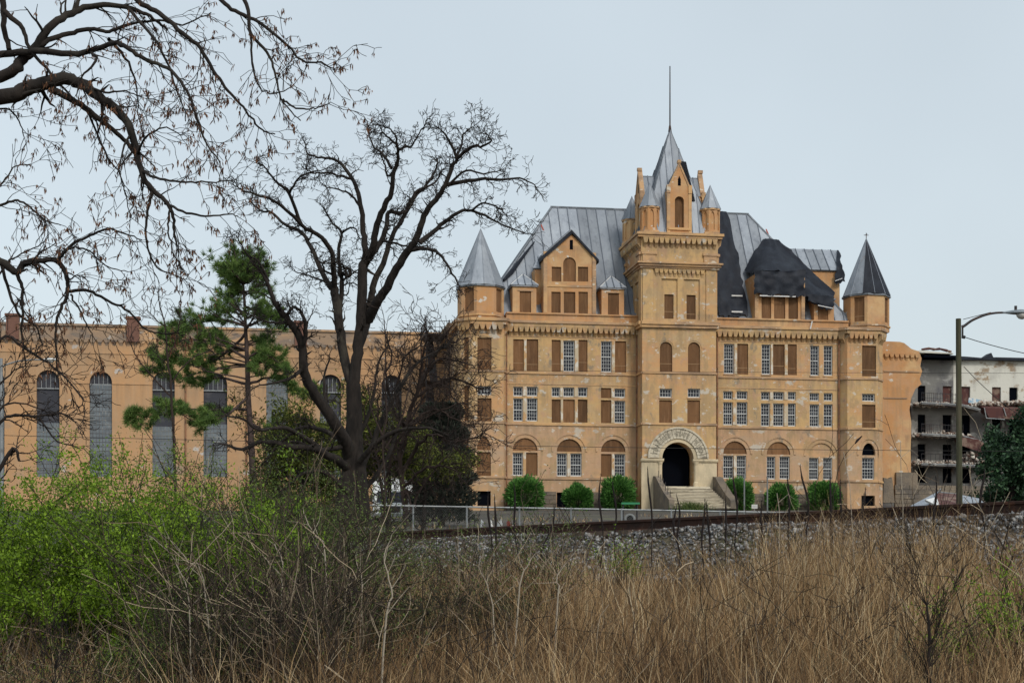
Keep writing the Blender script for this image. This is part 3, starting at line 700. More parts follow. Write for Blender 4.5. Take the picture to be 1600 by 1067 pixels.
# stage B: belfry-like storey with two recessed panels
for i, fc in enumerate((fcT, fcTL, fcTR, fcTB)):
    w = fc.w; hA = (w*.26-.0, w*.475, LZ(1060, 502, YT)+.15, LZ(1060, 436, YT), 0); hB = (w*.56, w*.775, hA[2], hA[3], 0)
    if i == 3: hA = hB = None
    mb = MB(); fc.wall(mb, ZC1+.3, ZC2-.25, [h for h in (hA, hB) if h], depth=.14); mb.build('tower_wall', 'ochre', bld)
    if hA:
        for h in (hA, hB):
            f2 = Face(Vector(fc.p(h[0], 0, .14)[:2]), Vector(fc.p(h[1], 0, .14)[:2])); ww = h[1]-h[0]
            hh = (ww*.2, ww*.78, LZ(1060, 498, YT), LZ(1060, 460, YT), 0)
            mb = MB(); f2.wall(mb, h[2], h[3], [hh]); mb.build('panel_wall', 'ochre', bld); fill(bld, f2, hh, B_)
        # pilaster strips and corbel row
        for a, b in ((0.02, w*.14), (w*.86, w-.02)):
            mb = MB(); fc.box(mb, a, b, -.1, 0, ZC1+.33, ZC2-.27); mb.build('pilaster', 'ochre', bld)
        corbels(bld, fc, ZC2-.3, w*.16, w*.84, .42, .75, .16)
def ledge(zlo, zhi, o, m='trim', name='tower_cornice'):
    mb = MB(); mb.box(x0-o, x1+o, YT-o, YB+o, zlo, zhi); return mb.build(name, m, bld)
ledge(ZC2-.25, ZC2-.08, .22); ledge(ZC2-.08, ZC2+.12, .36); ledge(ZC2+.12, ZC2+.26, .5)
# stage C: machicolated storey
o = .12
FC = [Face((x0-o, YT-o), (x1+o, YT-o)), Face((x0-o, YB+o), (x0-o, YT-o)), Face((x1+o, YT-o), (x1+o, YB+o)), Face((x1+o, YB+o), (x0-o, YB+o))]
for i, fc in enumerate(FC):
    mb = MB(); fc.wall(mb, ZC2+.26, ZC3-.1, []); mb.build('tower_wall', 'orange' if i else 'ochre', bld)
    if i < 3:
        corbels(bld, fc, ZC3-.15, .1, fc.w-.1, .46, 1.0, .3)
        for a in (0.02, fc.w-1.35):
            mb = MB(); fc.box(mb, a, a+1.33, -.2, 0, ZC2+.9, ZC2+1.12); fc.box(mb, a+.1, a+1.2, -.13, 0, ZC2+.3, ZC2+.9); mb.build('corner_bracket', 'trim', bld)
ledge(ZC3-.12, ZC3+.08, .44); ledge(ZC3+.08, ZC3+.3, .56)
# crown: corner turrets
ZK = ZC3+.3; zck = LZ(1015, 326, YT+.8); zpk = LZ(1015, 286, YT+.8)
cr = [(LX(1015.2, YT+.7), YT+.7), (LX(1109.5, YT+.7), YT+.7)]
dpt = TW-1.5
cr += [(cr[0][0]-.42, cr[0][1]+dpt), (cr[1][0], cr[1][1]+dpt)]
for cx, cy in cr:
    r = .84; rot = R(22.5)
    rg = [(cx+r*math.cos(rot+math.pi/4*k), cy+r*math.sin(rot+math.pi/4*k)) for k in range(8)]
    mb = MB()
    for k in range(8):
        fc = Face(rg[k], rg[(k+1) % 8]); w = fc.w
        fc.wall(mb, ZK, zck, [(w*.22, w*.78, ZK+.45, zck-.25, .45)], depth=.1)
        mb.poly([fc.p(w*.2, ZK+.4, .1), fc.p(w*.8, ZK+.4, .1), fc.p(w*.8, zck-.2, .1), fc.p(w*.2, zck-.2, .1)])
    pt = mb.build('pinnacle_turret', 'orange', bld)
    mb = MB(); mb.tube([(cx, cy, ZK), (cx, cy, ZK+.25)], r*1.1, 8); mb.build('turret_band', 'trim', pt); mb = MB(); mb.tube([(cx, cy, zck-.1), (cx, cy, zck+.04)], r*1.1, 8); mb.build('turret_band', 'trim', pt)
    spirelet(bld, cx, cy, .95, zck+.04, zpk, 8, rot, .022, name='pinnacle_roof')
# main spire
zap = LZ(1050.7, 203, (YT+YB)/2); bx0, bx1, by0, by1 = x0+.15, x1-.15, YT+.15, YB-.15
ap = Vector(((x0+x1)/2, (YT+YB)/2, zap)); q = [Vector((bx0, by0, ZK)), Vector((bx1, by0, ZK)), Vector((bx1, by1, ZK)), Vector((bx0, by1, ZK))]
for k in range(4): seam_roof(bld, 'spire_plane', [q[k], q[(k+1) % 4], ap], .62, off=.1*k)
for k in range(4):
    mb = MB(); mb.tube([q[k]+Vector((0, 0, .05)), ap], [.07, .05], 5); mb.build('hip_capping', 'flash', bld)
mz = LZ(1051, 104, ap.y)
mb = MB(); mb.tube([ap-Vector((0, 0, .2)), ap+Vector((0, 0, .35))], [.16, .09], 8); mb.tube([ap, (ap.x, ap.y, mz)], [.065, .045], 6); mb.build('flag_mast', 'iron', bld)
# tarpaulin on the right of the front gable
n_ = (q[1]-q[0]).cross(ap-q[0]); pl = lambda px, py, off=.14: on_plane(px, py, q[0], n_, -off if n_.y > 0 else off)
mb = MB(); mb.poly([pl(1063, 252), pl(1072, 253), pl(1086, 314), pl(1078, 314)]); mb.slab([pl(1063, 252), pl(1072, 253), pl(1086, 314), pl(1078, 314)], (0, .1, -.02)); mb.build('spire_tarpaulin', 'tarp', bld)
# gables on the four crown faces
def gable(fc, zsh, zpkg, hw, back, niche=True):
    c = fc.w/2; mb = MB()
    h = (c-hw*.42, c+hw*.44, ZK+.55, LZ(1063, 307, YT), hw*.43)
    fc.wall(mb, ZK, zsh, [h], depth=.5, a0=c-hw, a1=c+hw)
    # side cheeks and triangle with a lancet
    for a in (c-hw, c+hw): mb.poly([fc.p(a, ZK, 0), fc.p(a, zsh, 0), fc.p(a, zsh, back), fc.p(a, ZK, back)])
    mb.slab([fc.p(c-hw, zsh, 0), fc.p(c+hw, zsh, 0), fc.p(c, zpkg, 0)], Vector(fc.p(0, 0, .35))-Vector(fc.p(0, 0, 0)))
    gb = mb.build('tower_gable', 'orange', bld)
    for sg in (-1, 1):
        m_ = MB(); m_.slab([fc.p(c+sg*hw, zsh-.1, -.06), fc.p(c+sg*(hw+.14), zsh-.05, -.06), fc.p(c, zpkg+.28, -.06), fc.p(c, zpkg, -.06)], Vector(fc.p(0, 0, .4))-Vector(fc.p(0, 0, 0))); m_.build('coping', 'trim', gb)
        m_ = MB(); fc.box(m_, c+sg*hw-.16, c+sg*hw+.16, -.1, .25, zsh-.35, zsh+.35); fc.box(m_, c+sg*hw-.14, c+sg*hw+.14, -.05, .2, ZK+.1, zsh-.35); m_.build('pinnacle', 'trim', gb)
    m_ = MB(); fc.box(m_, c-.14, c+.14, -.1, .3, zpkg+.15, zpkg+.42); m_.build('gable_finial', 'trim', gb)
    m_ = MB(); m_.poly([fc.p(c-.13, zsh+.3, -.012), fc.p(c+.13, zsh+.3, -.012), fc.p(c+.13, zsh+.85, -.012), fc.p(c, zsh+1.15, -.012), fc.p(c-.13, zsh+.85, -.012)]); m_.build('lancet', 'void', gb)  # lancet is a flat patch, the hole's shade put into its colour
    m_ = MB(); fc.box(m_, h[0], h[1], .3, .34, h[2], h[3]); m_.build('board', 'ply', gb)
    m_ = MB(); fc.box(m_, c-hw-.05, c+hw+.05, -.12, .1, ZK+.32, ZK+.5); m_.build('sill', 'trim', gb)
    # roof running back to the spire
    seam_roof(bld, 'gable_roof', [fc.p(c-hw, zsh, back), fc.p(c-hw, zsh, .2), fc.p(c, zpkg-.25, .2), fc.p(c, zpkg-.25, back)], .6)
    seam_roof(bld, 'gable_roof', [fc.p(c+hw, zsh, .2), fc.p(c+hw, zsh, back), fc.p(c, zpkg-.25, back), fc.p(c, zpkg-.25, .2)], .6)
hwg = (LX(1079.5, YT)-LX(1046, YT))/2
inL = Face((x0+.42, YB), (x0+.42, YT)); inR = Face((x1-.42, YT), (x1-.42, YB))
for fc in (fcT, inL, inR): gable(fc, LZ(1063, 296, YT), LZ(1063, 258, YT), hwg, 3.2)

# --- main roof
YE, YR, YBk = .55, 7.3, 14.2
zE = ZG+.6; zR = LZ(900, 326, YR)
A_ = Vector((LX(751, YE), YE, zE)); Bq = Vector((LX(1335, YE), YE, zE)); Rl = Vector((LX(862, YR), YR, zR)); Rr = Vector((LX(1168, YR), YR, zR))
Cq = Vector((Bq.x, YBk, zE)); Dq = Vector((A_.x, YBk, zE))
tl, tr = LX(1040, 3), LX(1085, 3)
seam_roof(bld, 'main_roof', [A_, Bq, Rr, Rl], .88)
seam_roof(bld, 'main_roof', [Cq, Dq, Rl, Rr], .88)
seam_roof(bld, 'hip_roof', [Dq, A_, Rl], .88)
seam_roof(bld, 'hip_roof', [Bq, Cq, Rr], .88)
mb = MB(); mb.tube([Rl+Vector((-.1, 0, .06)), Rr+Vector((.1, 0, .06))], .1, 6); mb.build('ridge_capping', 'flash', bld)
for a, b in ((A_, Rl), (Bq, Rr), (Cq, Rr), (Dq, Rl)):
    mb = MB(); mb.tube([a+Vector((0, 0, .06)), b+Vector((0, 0, .06))], .1, 6); mb.build('hip_capping', 'flash', bld)
n0 = (Bq-A_).cross(Rl-A_).normalized()
if n0.y > 0: n0 = -n0
rp_ = lambda px, py, off=.16: on_plane(px, py, A_, n0, off)

def drape(name, rows, m='tarp', parent=None, amp=.12, sub=5, seed=1, thick=.03):
    """tarpaulin from a grid of control points (rows x cols of Vectors), smoothly subdivided and wrinkled"""
    nr, nc = len(rows), len(rows[0]); rg = random.Random(seed); pts = []
    for i in range((nr-1)*sub+1):
        fi = i/sub; i0_ = min(int(fi), nr-2); u = fi-i0_; line = []
        for j in range((nc-1)*sub+1):
            fj = j/sub; j0_ = min(int(fj), nc-2); v = fj-j0_
            p = (rows[i0_][j0_]*(1-u)+rows[i0_+1][j0_]*u)*(1-v)+(rows[i0_][j0_+1]*(1-u)+rows[i0_+1][j0_+1]*u)*v
            w = amp*(.5*math.sin(j*1.3+seed+i*.35)+.4*math.sin(i*.9+seed*2)+rg.uniform(-.3, .3))
            line.append(p+Vector((0, -abs(w), w*.15)))
        pts.append(line)
    for j in range(len(pts[0])): pts[-1][j].z += rg.uniform(-.28, .10); pts[-2][j].z += rg.uniform(-.08, .05)
    for l_ in pts: l_[0].x += rg.uniform(-.12, .08); l_[-1].x += rg.uniform(-.08, .12)
    mb = MB(); n2 = len(pts[0])
    for l_ in pts: mb.v += [tuple(p) for p in l_]
    for i in range(len(pts)-1):
        for j in range(n2-1): mb.f.append((i*n2+j, (i+1)*n2+j, (i+1)*n2+j+1, i*n2+j+1))
    o_ = mb.build(name, m, parent, smooth=True)
    return o_
# flank tarpaulin beside the tower
drape('roof_tarpaulin', [[rp_(1112, 330, .2), rp_(1124, 330, .2), rp_(1135, 331, .2)], [rp_(1112, 380, .2), rp_(1130, 380, .2), rp_(1150, 388, .2)], [rp_(1112, 428, .2), rp_(1135, 428, .2), rp_(1157, 428, .2)], [rp_(1112, 460, .25), rp_(1137, 460, .25), rp_(1163, 460, .25)], [rp_(1126, 494, .2), rp_(1145, 492, .25), rp_(1168, 492, .2)]], parent=bld, amp=.26, seed=2)
for py in (462, 487):
    a, b = rp_(1143, py, .5), rp_(1160, py, .5); mb = MB(); mb.box(a.x, b.x, a.y-.04, a.y, a.z-.06, a.z+.06); mb.build('batten', 'batten', bld)
# small holes torn in the roof sheeting
for a, b in (((843, 348), (848, 360)), ((1196, 358), (1199, 366))):
    p, q_ = rp_(*a, .06), rp_(*b, .06); mb = MB(); mb.poly([p, p+Vector((.12, 0, 0)), q_+Vector((.15, 0, 0)), q_]); mb.build('red_patch', 'redpaint', bld)
pts_ = [rp_(787, 438, .2), rp_(800, 424, .25), rp_(815, 404, .2), rp_(835, 378, .2)]
mb = MB(); mb.tube(pts_, [.12, .22, .14, .06], 5); mb.build('loose_flashing', 'tarp', bld)

# dormers
def dormer_small(px0, px1, pyt, pxp, pyp, board, name='small_dormer', roof=True):
    y = .15; xa, xb = LX(px0, y), LX(px1, y); zt = LZ((px0+px1)/2, pyt, y); fc = front(xa, xb, y); zb = ZG+.7
    h = hp(fc, y, *board)
    mb = MB(); fc.wall(mb, zb, zt, [h]); 
    for s_ in (0, fc.w): mb.poly([fc.p(s_, zb), fc.p(s_, zt), fc.p(s_, zt, 3.4), fc.p(s_, zb, 3.4)])
    dm = mb.build(name, 'orange', bld)
    mb = MB(); mb.slab([fc.p(a, b, .1) for a, b in arch_pts(*h[:4], 0)], (0, .04, 0)); mb.build('board', 'ply', dm)
    mb = MB(); fc.box(mb, h[0]-.16, h[1]+.16, -.05, .05, h[3]+.0, h[3]+.12); mb.build('lintel', 'trim', dm); mb = MB(); fc.box(mb, h[0]-.16, h[1]+.16, -.08, .05, h[2]-.12, h[2]); mb.build('sill', 'trim', dm)
    mb = MB(); fc.box(mb, -.14, fc.w+.14, -.14, 3.0, zt, zt+.1); mb.build('dormer_eaves', 'flash', dm)
    if roof:
        e = .16; pk = P3(pxp, pyp, y+1.1); a = Vector((xa-e, y-e, zt+.1)); b = Vector((xb+e, y-e, zt+.1)); a2 = Vector((xa-e, y+3.4, zt+.1)); b2 = Vector((xb+e, y+3.4, zt+.1)); pk2 = Vector((pk.x, y+3.4, pk.z))
        seam_roof(bld, 'dormer_roof', [a, b, pk], .62); seam_roof(bld, 'dormer_roof', [a2, a, pk, pk2], .62); seam_roof(bld, 'dormer_roof', [b, b2, pk2, pk], .62)
        for p in (a, b): mb = MB(); mb.tube([p+Vector((0, 0, .03)), pk+Vector((0, 0, .03))], .05, 4); mb.build('hip_capping', 'batten', bld)
    return dm
dormer_small(801, 838, 448, 817, 429, (812, 830, 455, 492))
dormer_small(940, 975, 452, 955, 432, (950, 967, 458, 497))
dormer_small(1272, 1303, 468, 1288, 445, (1278, 1294, 474, 500), roof=False)

def dormer_big(px0, px1, holes, pyt, peak, covered=False):
    y = .0; xa, xb = LX(px0, y), LX(px1, y); fc = front(xa, xb, y); zb = ZG+.75
    hs = [hp(fc, y, *h[:4], h[4] if len(h) > 4 else None) for h in holes]
    zt = LZ((px0+px1)/2, pyt, y)
    mb = MB(); fc.wall(mb, zb, zt, hs)
    depth = 4.6
    for s_ in (0, fc.w): mb.poly([fc.p(s_, zb), fc.p(s_, zt), fc.p(s_, zt, depth), fc.p(s_, zb, depth)])
    if peak:
        pk = P3(peak[0], peak[1]+5, y); mb.slab([fc.p(0, zt), fc.p(fc.w, zt), tuple(pk)], (0, .3, 0))
    dm = mb.build('large_dormer', 'orange', bld)
    for h in hs:
        m_ = MB(); m_.slab([fc.p(a, b, .12) for a, b in arch_pts(*h)], (0, .04, 0)); m_.build('board', 'ply', dm)
    m_ = MB(); fc.box(m_, -.05, fc.w+.05, -.1, .1, zb-.08, zb+.1); fc.box(m_, -.02, fc.w+.02, -.06, .05, LZ((px0+px1)/2, 447, y)-.1, LZ((px0+px1)/2, 447, y)+.08) if peak else None
    m_.build('dormer_trim', 'trim', dm)
    # side pilasters
    for a, b in ((0, .32), (fc.w-.32, fc.w)):
        m_ = MB(); fc.box(m_, a, b, -.12, 0, zb+.1, zt+(.2 if peak else -.05)); m_.build('pilaster', 'trim', dm)
    return fc, zt, dm
fc, zt, dm = dormer_big(849, 931, [(861.5,876,456,494), (881,899,456,494), (904,918.5,456,494), (862,877,417,440), (880,900,402,440,'semi'), (903,919,417,440)], 398, (893, 362))
pk = P3(893, 362, -.1)
for (sg, a) in ((-1, P3(847, 400, -.2)), (1, P3(936, 406, -.2))):
    b = Vector((pk.x, a.y, pk.z+.12)); 
    mb = MB(); th_ = Vector((0, 0, -.34)); mb.slab([a, b, b+Vector((0, 4.2, 0)), a+Vector((0, 4.2, 0))], th_ if sg < 0 else th_*.7)
    r_ = mb.build('dormer_roof_slope', 'tarp', bld)
    seam_roof(bld, 'dormer_roof', [a+Vector((0, 4.3, .05)), a+Vector((0, .15, .05)), b+Vector((0, .15, .05)), b+Vector((0, 4.3, .05))], .6)
m_ = MB(); c = fc.w*.53; m_.poly([fc.p(c-.13, LZ(893, 390, 0), -.015), fc.p(c+.15, LZ(893, 390, 0), -.015), fc.p(c+.15, LZ(893, 375, 0), -.015), fc.p(c-.13, LZ(893, 375, 0), -.015)]); m_.build('gable_slit', 'void', dm)  # slit is a flat patch, shade painted as black
# left wing-wall of the big dormer (lower mansard shoulder)
ya = 1.2; mb = MB(); mb.box(LX(836, ya), LX(851, ya), ya, ya+3, ZG+.7, LZ(842, 420, ya)); mb.build('dormer_shoulder', 'orange', bld)
e0, e1 = LX(834, ya), LX(851, ya); z_ = LZ(842, 420, ya); seam_roof(bld, 'dormer_roof', [(e0-.1, ya-.15, z_), (e1, ya-.15, z_), (e1, ya+1.2, z_+1.5), (e1-.3, ya+1.2, z_+1.5)], .6)

fc, zt, dm = dormer_big(1179, 1257, [(1190, 1205, 463, 500), (1209.5, 1227, 463, 500), (1232, 1247, 463, 500)], 430, None, True)
yy = -.2
drape('roof_tarpaulin', [[rp_(1192, 374, .3), rp_(1200, 373, .45), rp_(1209, 374, .45), rp_(1217, 375, .3)],
      [rp_(1178, 395, .6), rp_(1196, 394, 1.1), rp_(1214, 395, 1.1), rp_(1238, 396, .3)],
      [rp_(1163, 424, .3), P3(1190, 423, yy+.4), P3(1222, 422, yy+.3), rp_(1262, 424, .5)]], parent=bld, amp=.32, seed=5)
drape('roof_tarpaulin', [[P3(1179, 422, yy), P3(1200, 424, yy-.1), P3(1230, 424, yy-.1), P3(1257, 421, yy)], [P3(1179, 440, yy-.25), P3(1202, 441, yy-.2), P3(1230, 441, yy-.25), P3(1256, 440, yy-.2)], [P3(1178, 458, yy-.2), P3(1200, 460, yy-.2), P3(1230, 461, yy-.2), P3(1256, 460, yy-.2)]], parent=bld, amp=.25, seed=9)
drape('roof_tarpaulin', [[rp_(1238, 394, .35), rp_(1252, 408, .4), rp_(1268, 424, .4), rp_(1304, 457, .4)], [rp_(1242, 420, .6), rp_(1256, 430, .6), rp_(1272, 445, .6), rp_(1303, 463, .7)], [P3(1254, 460, -.1), P3(1270, 461, -.1), P3(1286, 462, -.1), P3(1302, 466, -.1)]], parent=bld, amp=.22, seed=12)
drape('roof_tarpaulin', [[P3(1262, 460, -.25), P3(1280, 461, -.35), P3(1303, 464, -.25)], [P3(1262, 470, -.35), P3(1282, 476, -.4), P3(1302, 478, -.3)], [P3(1270, 473, -.2), P3(1285, 480, -.3), P3(1300, 483, -.2)]], parent=bld, amp=.08, seed=4)
mb = MB(); a, b = P3(1187, 462, -.5), P3(1243, 463, -.5); mb.box(a.x, b.x, a.y-.04, a.y, a.z-.05, a.z+.05); mb.build('batten', 'batten', bld)
mb = MB(); a, b = P3(1278, 477, -.55), P3(1302, 482, -.55); mb.tube([a, b], .05, 4); mb.build('batten', 'batten', bld)
mb = MB(); mb.tube([P3(1269, 502, -.55), P3(1266, 514, -.55)], .06, 4); mb.build('batten', 'batten', bld)
# cross wing behind, right: orange wall and metal roof
y1_, y2_ = 5.5, 9.5
xa, xb = LX(1225, y1_), LX(1312, y1_); zt = LZ(1290, 423, y1_); zr = LZ(1290, 391, (y1_+y2_)/2)
mb = MB(); mb.box(xa, xb, y1_, y2_, ZG, zt); mb.build('cross_wing_wall', 'orange', bld)
ym = (y1_+y2_)/2; xo = LX(1309, ym)
seam_roof(bld, 'cross_wing_roof', [(xa, y1_-.2, zt), (xb, y1_-.2, zt), (xo, ym, zr), (xa, ym, zr)], .85)
seam_roof(bld, 'cross_wing_roof', [(xb, y2_+.2, zt), (xa, y2_+.2, zt), (xa, ym, zr), (xo, ym, zr)], .85)
drape('roof_tarpaulin', [[P3(1307, 391, ym-.3), P3(1310, 391, ym-.3)], [P3(1308, 420, y1_-.4), P3(1316, 415, y1_-.4)], [P3(1303, 441, y1_-.4), P3(1320, 440, y1_-.4)]], parent=bld, amp=.1, seed=3)
mb = MB(); mb.tube([P3(1305, 439, y1_-.6), P3(1316, 435, y1_-.6)], .05, 4); mb.build('batten', 'batten', bld)

# entrance stairs with cheek walls
ns = 13; sx0, sx1 = LX(1030, YT), LX(1106, YT); ytop, ybot = YT-.3, YT-5.6
st = MB(); st.box(sx0, sx1, YT-.75, YT-.14, 0, zst); stairs = st.build('stair_landing', 'arch_stone', bld)
for k in range(ns):
    f = k/ns; mb = MB(); ya_ = YT-.75-(k+1)*.37; z_ = zst*(1-(k+1)/(ns+1)); wd = .28*f
    mb.box(sx0-wd*.3, sx1+wd*2.2, ya_+.09, ya_+.365, 0, z_-.065); mb.box(sx0-wd*.3+random.uniform(0, .08), sx1+wd*2.2, ya_+random.uniform(-.02, .02), ya_+.37, z_-.06, z_-random.uniform(0, .02)); mb.build('step', 'step_stone', stairs)
yf = YT-.75-ns*.37
for xa, xb, w in ((sx0-.55, sx0-.1, -1), (sx1+.1+.3, sx1+.75+.3, 1)):
    mb = MB(); prof = [(YT-.15, 0), (YT-.15, zst+.9), (YT-.9, zst+.8), (YT-2.2, zst*.82+.45), (YT-4., zst*.4+.45), (yf, .7), (yf, 0)]
    mb.slab([(xa, y_, z_) for y_, z_ in prof], (xb-xa, 0, 0)); mb.build('cheek_wall', 'ashlar', bld)
# railings
mb = MB()
for k in range(6):
    y_ = YT-1-k*.8; x_ = sx0-.3; zt_ = max(.8, zst+.8-k*.38); mb.tube([(x_, y_, 0.3), (x_, y_, zt_+.5)], .03, 4)
mb.build('stair_railing', 'iron', bld)

# ------------------------------------------------------------------ left cell block
cb = thing('cell_block', 'long low orange block with tall arched grey windows behind the trees at the left', 'building', (OX, OY, ZB), TH)
YC = 12.0; xa, xb = LX(-160, YC), LX(716, YC); fc = front(xa, xb, YC)
zt = LZ(150, 507, YC); zc = LZ(150, 531, YC); zw0 = LZ(150, 748, YC)
wins = [(-125, -90, 577, 655), (-28, 7, 577, 600), (57, 93, 578, 660), (140, 175, 580, 601), (238, 273, 581, 666), (318, 355, 582, 662), (416, 450, 584, 592), (500, 533, 585, 650), (596, 628, 586, 640)]
hs = [hp(fc, YC, a, b, c_, 745, 'semi') for a, b, c_, d in wins]
mb = MB(); fc.wall(mb, 0, zc, hs, depth=.5); mb.build('long_wall', 'block', cb)
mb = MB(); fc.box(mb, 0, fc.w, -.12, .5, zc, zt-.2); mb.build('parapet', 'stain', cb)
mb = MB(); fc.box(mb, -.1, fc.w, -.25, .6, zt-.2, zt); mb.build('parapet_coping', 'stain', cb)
corbels(cb, fc, zc+.05, .2, fc.w-.2, .62, .62, .12, 'stain')
for py in (553, 600):
    mb = MB(); z_ = LZ(200, py, YC)
    ss = [0]+[v for h in hs for v in (h[0], h[1])]+[fc.w] if py == 600 else [0, fc.w]
    for k in range(0, len(ss)-1, 2): fc.box(mb, ss[k]+.05, ss[k+1]-.05, -.05, .01, z_-.05, z_+.05)
    mb.build('string_course', 'block', cb, kind='stuff')
for w_, h in zip(wins, hs):
    zd = LZ((w_[0]+w_[1])/2, w_[3], YC); s0, s1, z0, z1, r_ = h
    mb = MB(); mb.poly([fc.p(a, b, .42) for a, b in arch_pts(*h)]); wn = mb.build('tall_window', 'dgrille', cb)
    mb = MB(); fc.box(mb, s0, s1, .25, .38, z0, zd); mb.build('glass_block_infill', 'gblock', wn)
    mb = MB(); n_ = int((zd-z0)/.38)
    grid_bars(mb, fc, s0, s1, z0, zd, 7, max(2, n_), .035, .222, .25)
    mb.build('block_joint', 'greywall', wn, kind='stuff')
    mb = MB(); grid_bars(mb, fc, s0, s1, max(zd, z1-1.6), z1-.35, 5, 1, .05, .3, .36); fc.box(mb, s0, s1, .28, .38, max(zd, z1-1.65), max(zd, z1-1.65)+.1); mb.build('window_bar', 'galv', wn, kind='stuff')
for px in (20, 208, 470, -180):
    c_ = LX(px, YC)-fc.A.x; mb = MB(); fc.box(mb, c_-.55, c_+.55, -.3, .6, zt-1.5, zt+.55); fc.box(mb, c_-.66, c_+.66, -.4, .7, zt+.55, zt+.75)
    mb.build('brick_chimney', 'brick', cb)
for px in (290, 385, 560, 660):
    c_ = LX(px, YC)-fc.A.x; mb = MB(); fc.box(mb, c_-.07, c_+.07, -.14, 0, 1, zc-.2); mb.build('downpipe', 'pipe', cb)
# body and flat roof
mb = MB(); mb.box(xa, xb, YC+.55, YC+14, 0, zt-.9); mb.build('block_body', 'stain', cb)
# iron fire escape between block and main building
fe = thing('fire_escape', 'dark iron fire escape landings on the shaded left flank of the main building', 'fire escape', (OX, OY, ZB), TH)
xf0, xf1 = LX(672, 8), LX(712, 4)
for z_ in (ZG-.2, ZS3, ZS2, ZS1+.3):
    mb = MB(); mb.box(xLF-2.3, xLF-.15, 6, 10.5, z_-.08, z_); lnd = mb.build('landing', 'iron', fe)
    mb = MB()
    for k in range(10): y_ = 6+k*.5; mb.tube([(xLF-2.25, y_, z_), (xLF-2.25, y_, z_+1.1)], .025, 4)
    for k in range(6): x_ = xLF-2.25+k*.4; mb.tube([(x_, 6.02, z_), (x_, 6.02, z_+1.1)], .025, 4)
    for q_ in (.55, 1.1): mb.tube([(xLF-2.25, 10.5, z_+q_), (xLF-2.25, 6.02, z_+q_), (xLF-.15, 6.02, z_+q_)], .03, 4)
    mb.build('railing', 'iron', lnd)
for x_, y_ in ((xLF-2.25, 6.05), (xLF-2.25, 10.4), (xLF-.2, 6.05)):
    mb = MB(); mb.tube([(x_, y_, 0), (x_, y_, ZG+1)], .07, 4); mb.build('post', 'iron', fe)
mb = MB()
for za, zb in ((ZS1+.3, ZS2), (ZS2, ZS3), (ZS3, ZG-.2)): mb.slab([(xLF-1.9, 6.3, za), (xLF-1.2, 6.3, za), (xLF-1.2, 10.2, zb), (xLF-1.9, 10.2, zb)], (0, 0, .12))
mb.build('stair_flight', 'iron', fe)

# ------------------------------------------------------------------ right: broken cell block
rb = thing('ruined_cell_block', 'half demolished block at the right, exposed whitewashed galleries behind a broken orange wall', 'building', (OX, OY, ZB), TH)
YW = 4.5
def PW(px, py, y=YW): x_, z_ = L(px, py, y); return (x_, y, z_)
prof = [(1379, 785), (1424, 785), (1423, 700), (1424, 660), (1421, 640), (1424, 622), (1430, 608), (1440, 600), (1437, 592), (1441, 580), (1438, 572), (1440, 560), (1436, 549), (1424, 545), (1418, 540), (1413, 536), (1406, 534), (1379, 533)]
pts = [PW(*p) for p in prof]
# fan-safe: build as vertical strips between left edge and broken right edge
mb = MB(); rightp = [Vector(p) for p in pts[1:14]]; x_l = pts[0][0]
for k in range(len(rightp)-1):
    a, b = rightp[k], rightp[k+1]
    if b.z <= a.z+1e-4: continue
    mb.slab([(x_l, YW, a.z), tuple(a), tuple(b), (x_l, YW, b.z)], (0, .75, 0))
top = [(x_l, YW, rightp[-1].z), tuple(rightp[-1]), pts[14], pts[15], pts[16], (x_l, YW, pts[17][2])]
mb.slab(top, (0, .75, 0))
mb.build('broken_wall', 'orange', rb)
fcw = front(x_l, LX(1438, YW), YW)
corbels(rb, fcw, LZ(1400, 553, YW), .1, fcw.w-.1, .5, .7, .18, 'orange')
for py in (580, 622):
    mb = MB(); z_ = LZ(1400, py, YW); fcw.box(mb, .1, fcw.w-(.1 if py == 580 else 1.3), -.06, .0, z_-.06, z_+.06); mb.build('string_course', 'trim', rb)
mb = MB(); fcw.box(mb, 1.2, 3.25, -.3, 0, 0, LZ(1400, 738, YW)); mb.build('stone_buttress', 'ashlar', rb)
mb = MB(); pp = [PW(1380, 785, 1.), PW(1398, 785, 1.), PW(1394, 745, 1.), PW(1390, 748, 1.), PW(1381, 746, 1.)]; mb.slab(pp, (0, .8, 0)); mb.build('dark_wall_stub', 'ashlar', rb)
# galleries
YV = 9.5
x_a, x_b = LX(1424, YV), LX(1760, YV); fg = front(x_a, x_b, YV)
zf = [LZ(1480, p, YV) for p in (786, 757, 728, 682, 634)]; ztop = LZ(1520, 560, YV)
doors = [(1434, 1446), (1473, 1487), (1502, 1516), (1550, 1564), (1577, 1590), (1625, 1638), (1680, 1694)]
hs = []; kinds = []
for zi, (zlo, dh) in enumerate(((zf[1]+.15, 1.45), (zf[2]+.15, 1.9), (zf[3]+.15, 1.9), (zf[4]+.12, 1.75))):
    for d in doors:
        hs.append((LX(d[0], YV)-x_a, LX(d[1], YV)-x_a, zlo, zlo+dh, 0)); kinds.append((zi, d))
hu = [h for h in hs if h[2] > zf[4]]; hl = [h for h in hs if h[2] <= zf[4]]
xw = LX(1505, YV)-x_a
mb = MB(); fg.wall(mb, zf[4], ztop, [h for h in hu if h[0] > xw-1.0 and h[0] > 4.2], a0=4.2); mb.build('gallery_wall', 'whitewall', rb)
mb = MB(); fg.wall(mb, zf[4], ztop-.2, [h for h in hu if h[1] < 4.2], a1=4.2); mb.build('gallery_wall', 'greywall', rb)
mb = MB(); fg.wall(mb, 0, zf[4], hl); mb.build('gallery_wall', 'shadewall', rb)  # lower floors: gallery shadow put into the wall colour, along with dirt
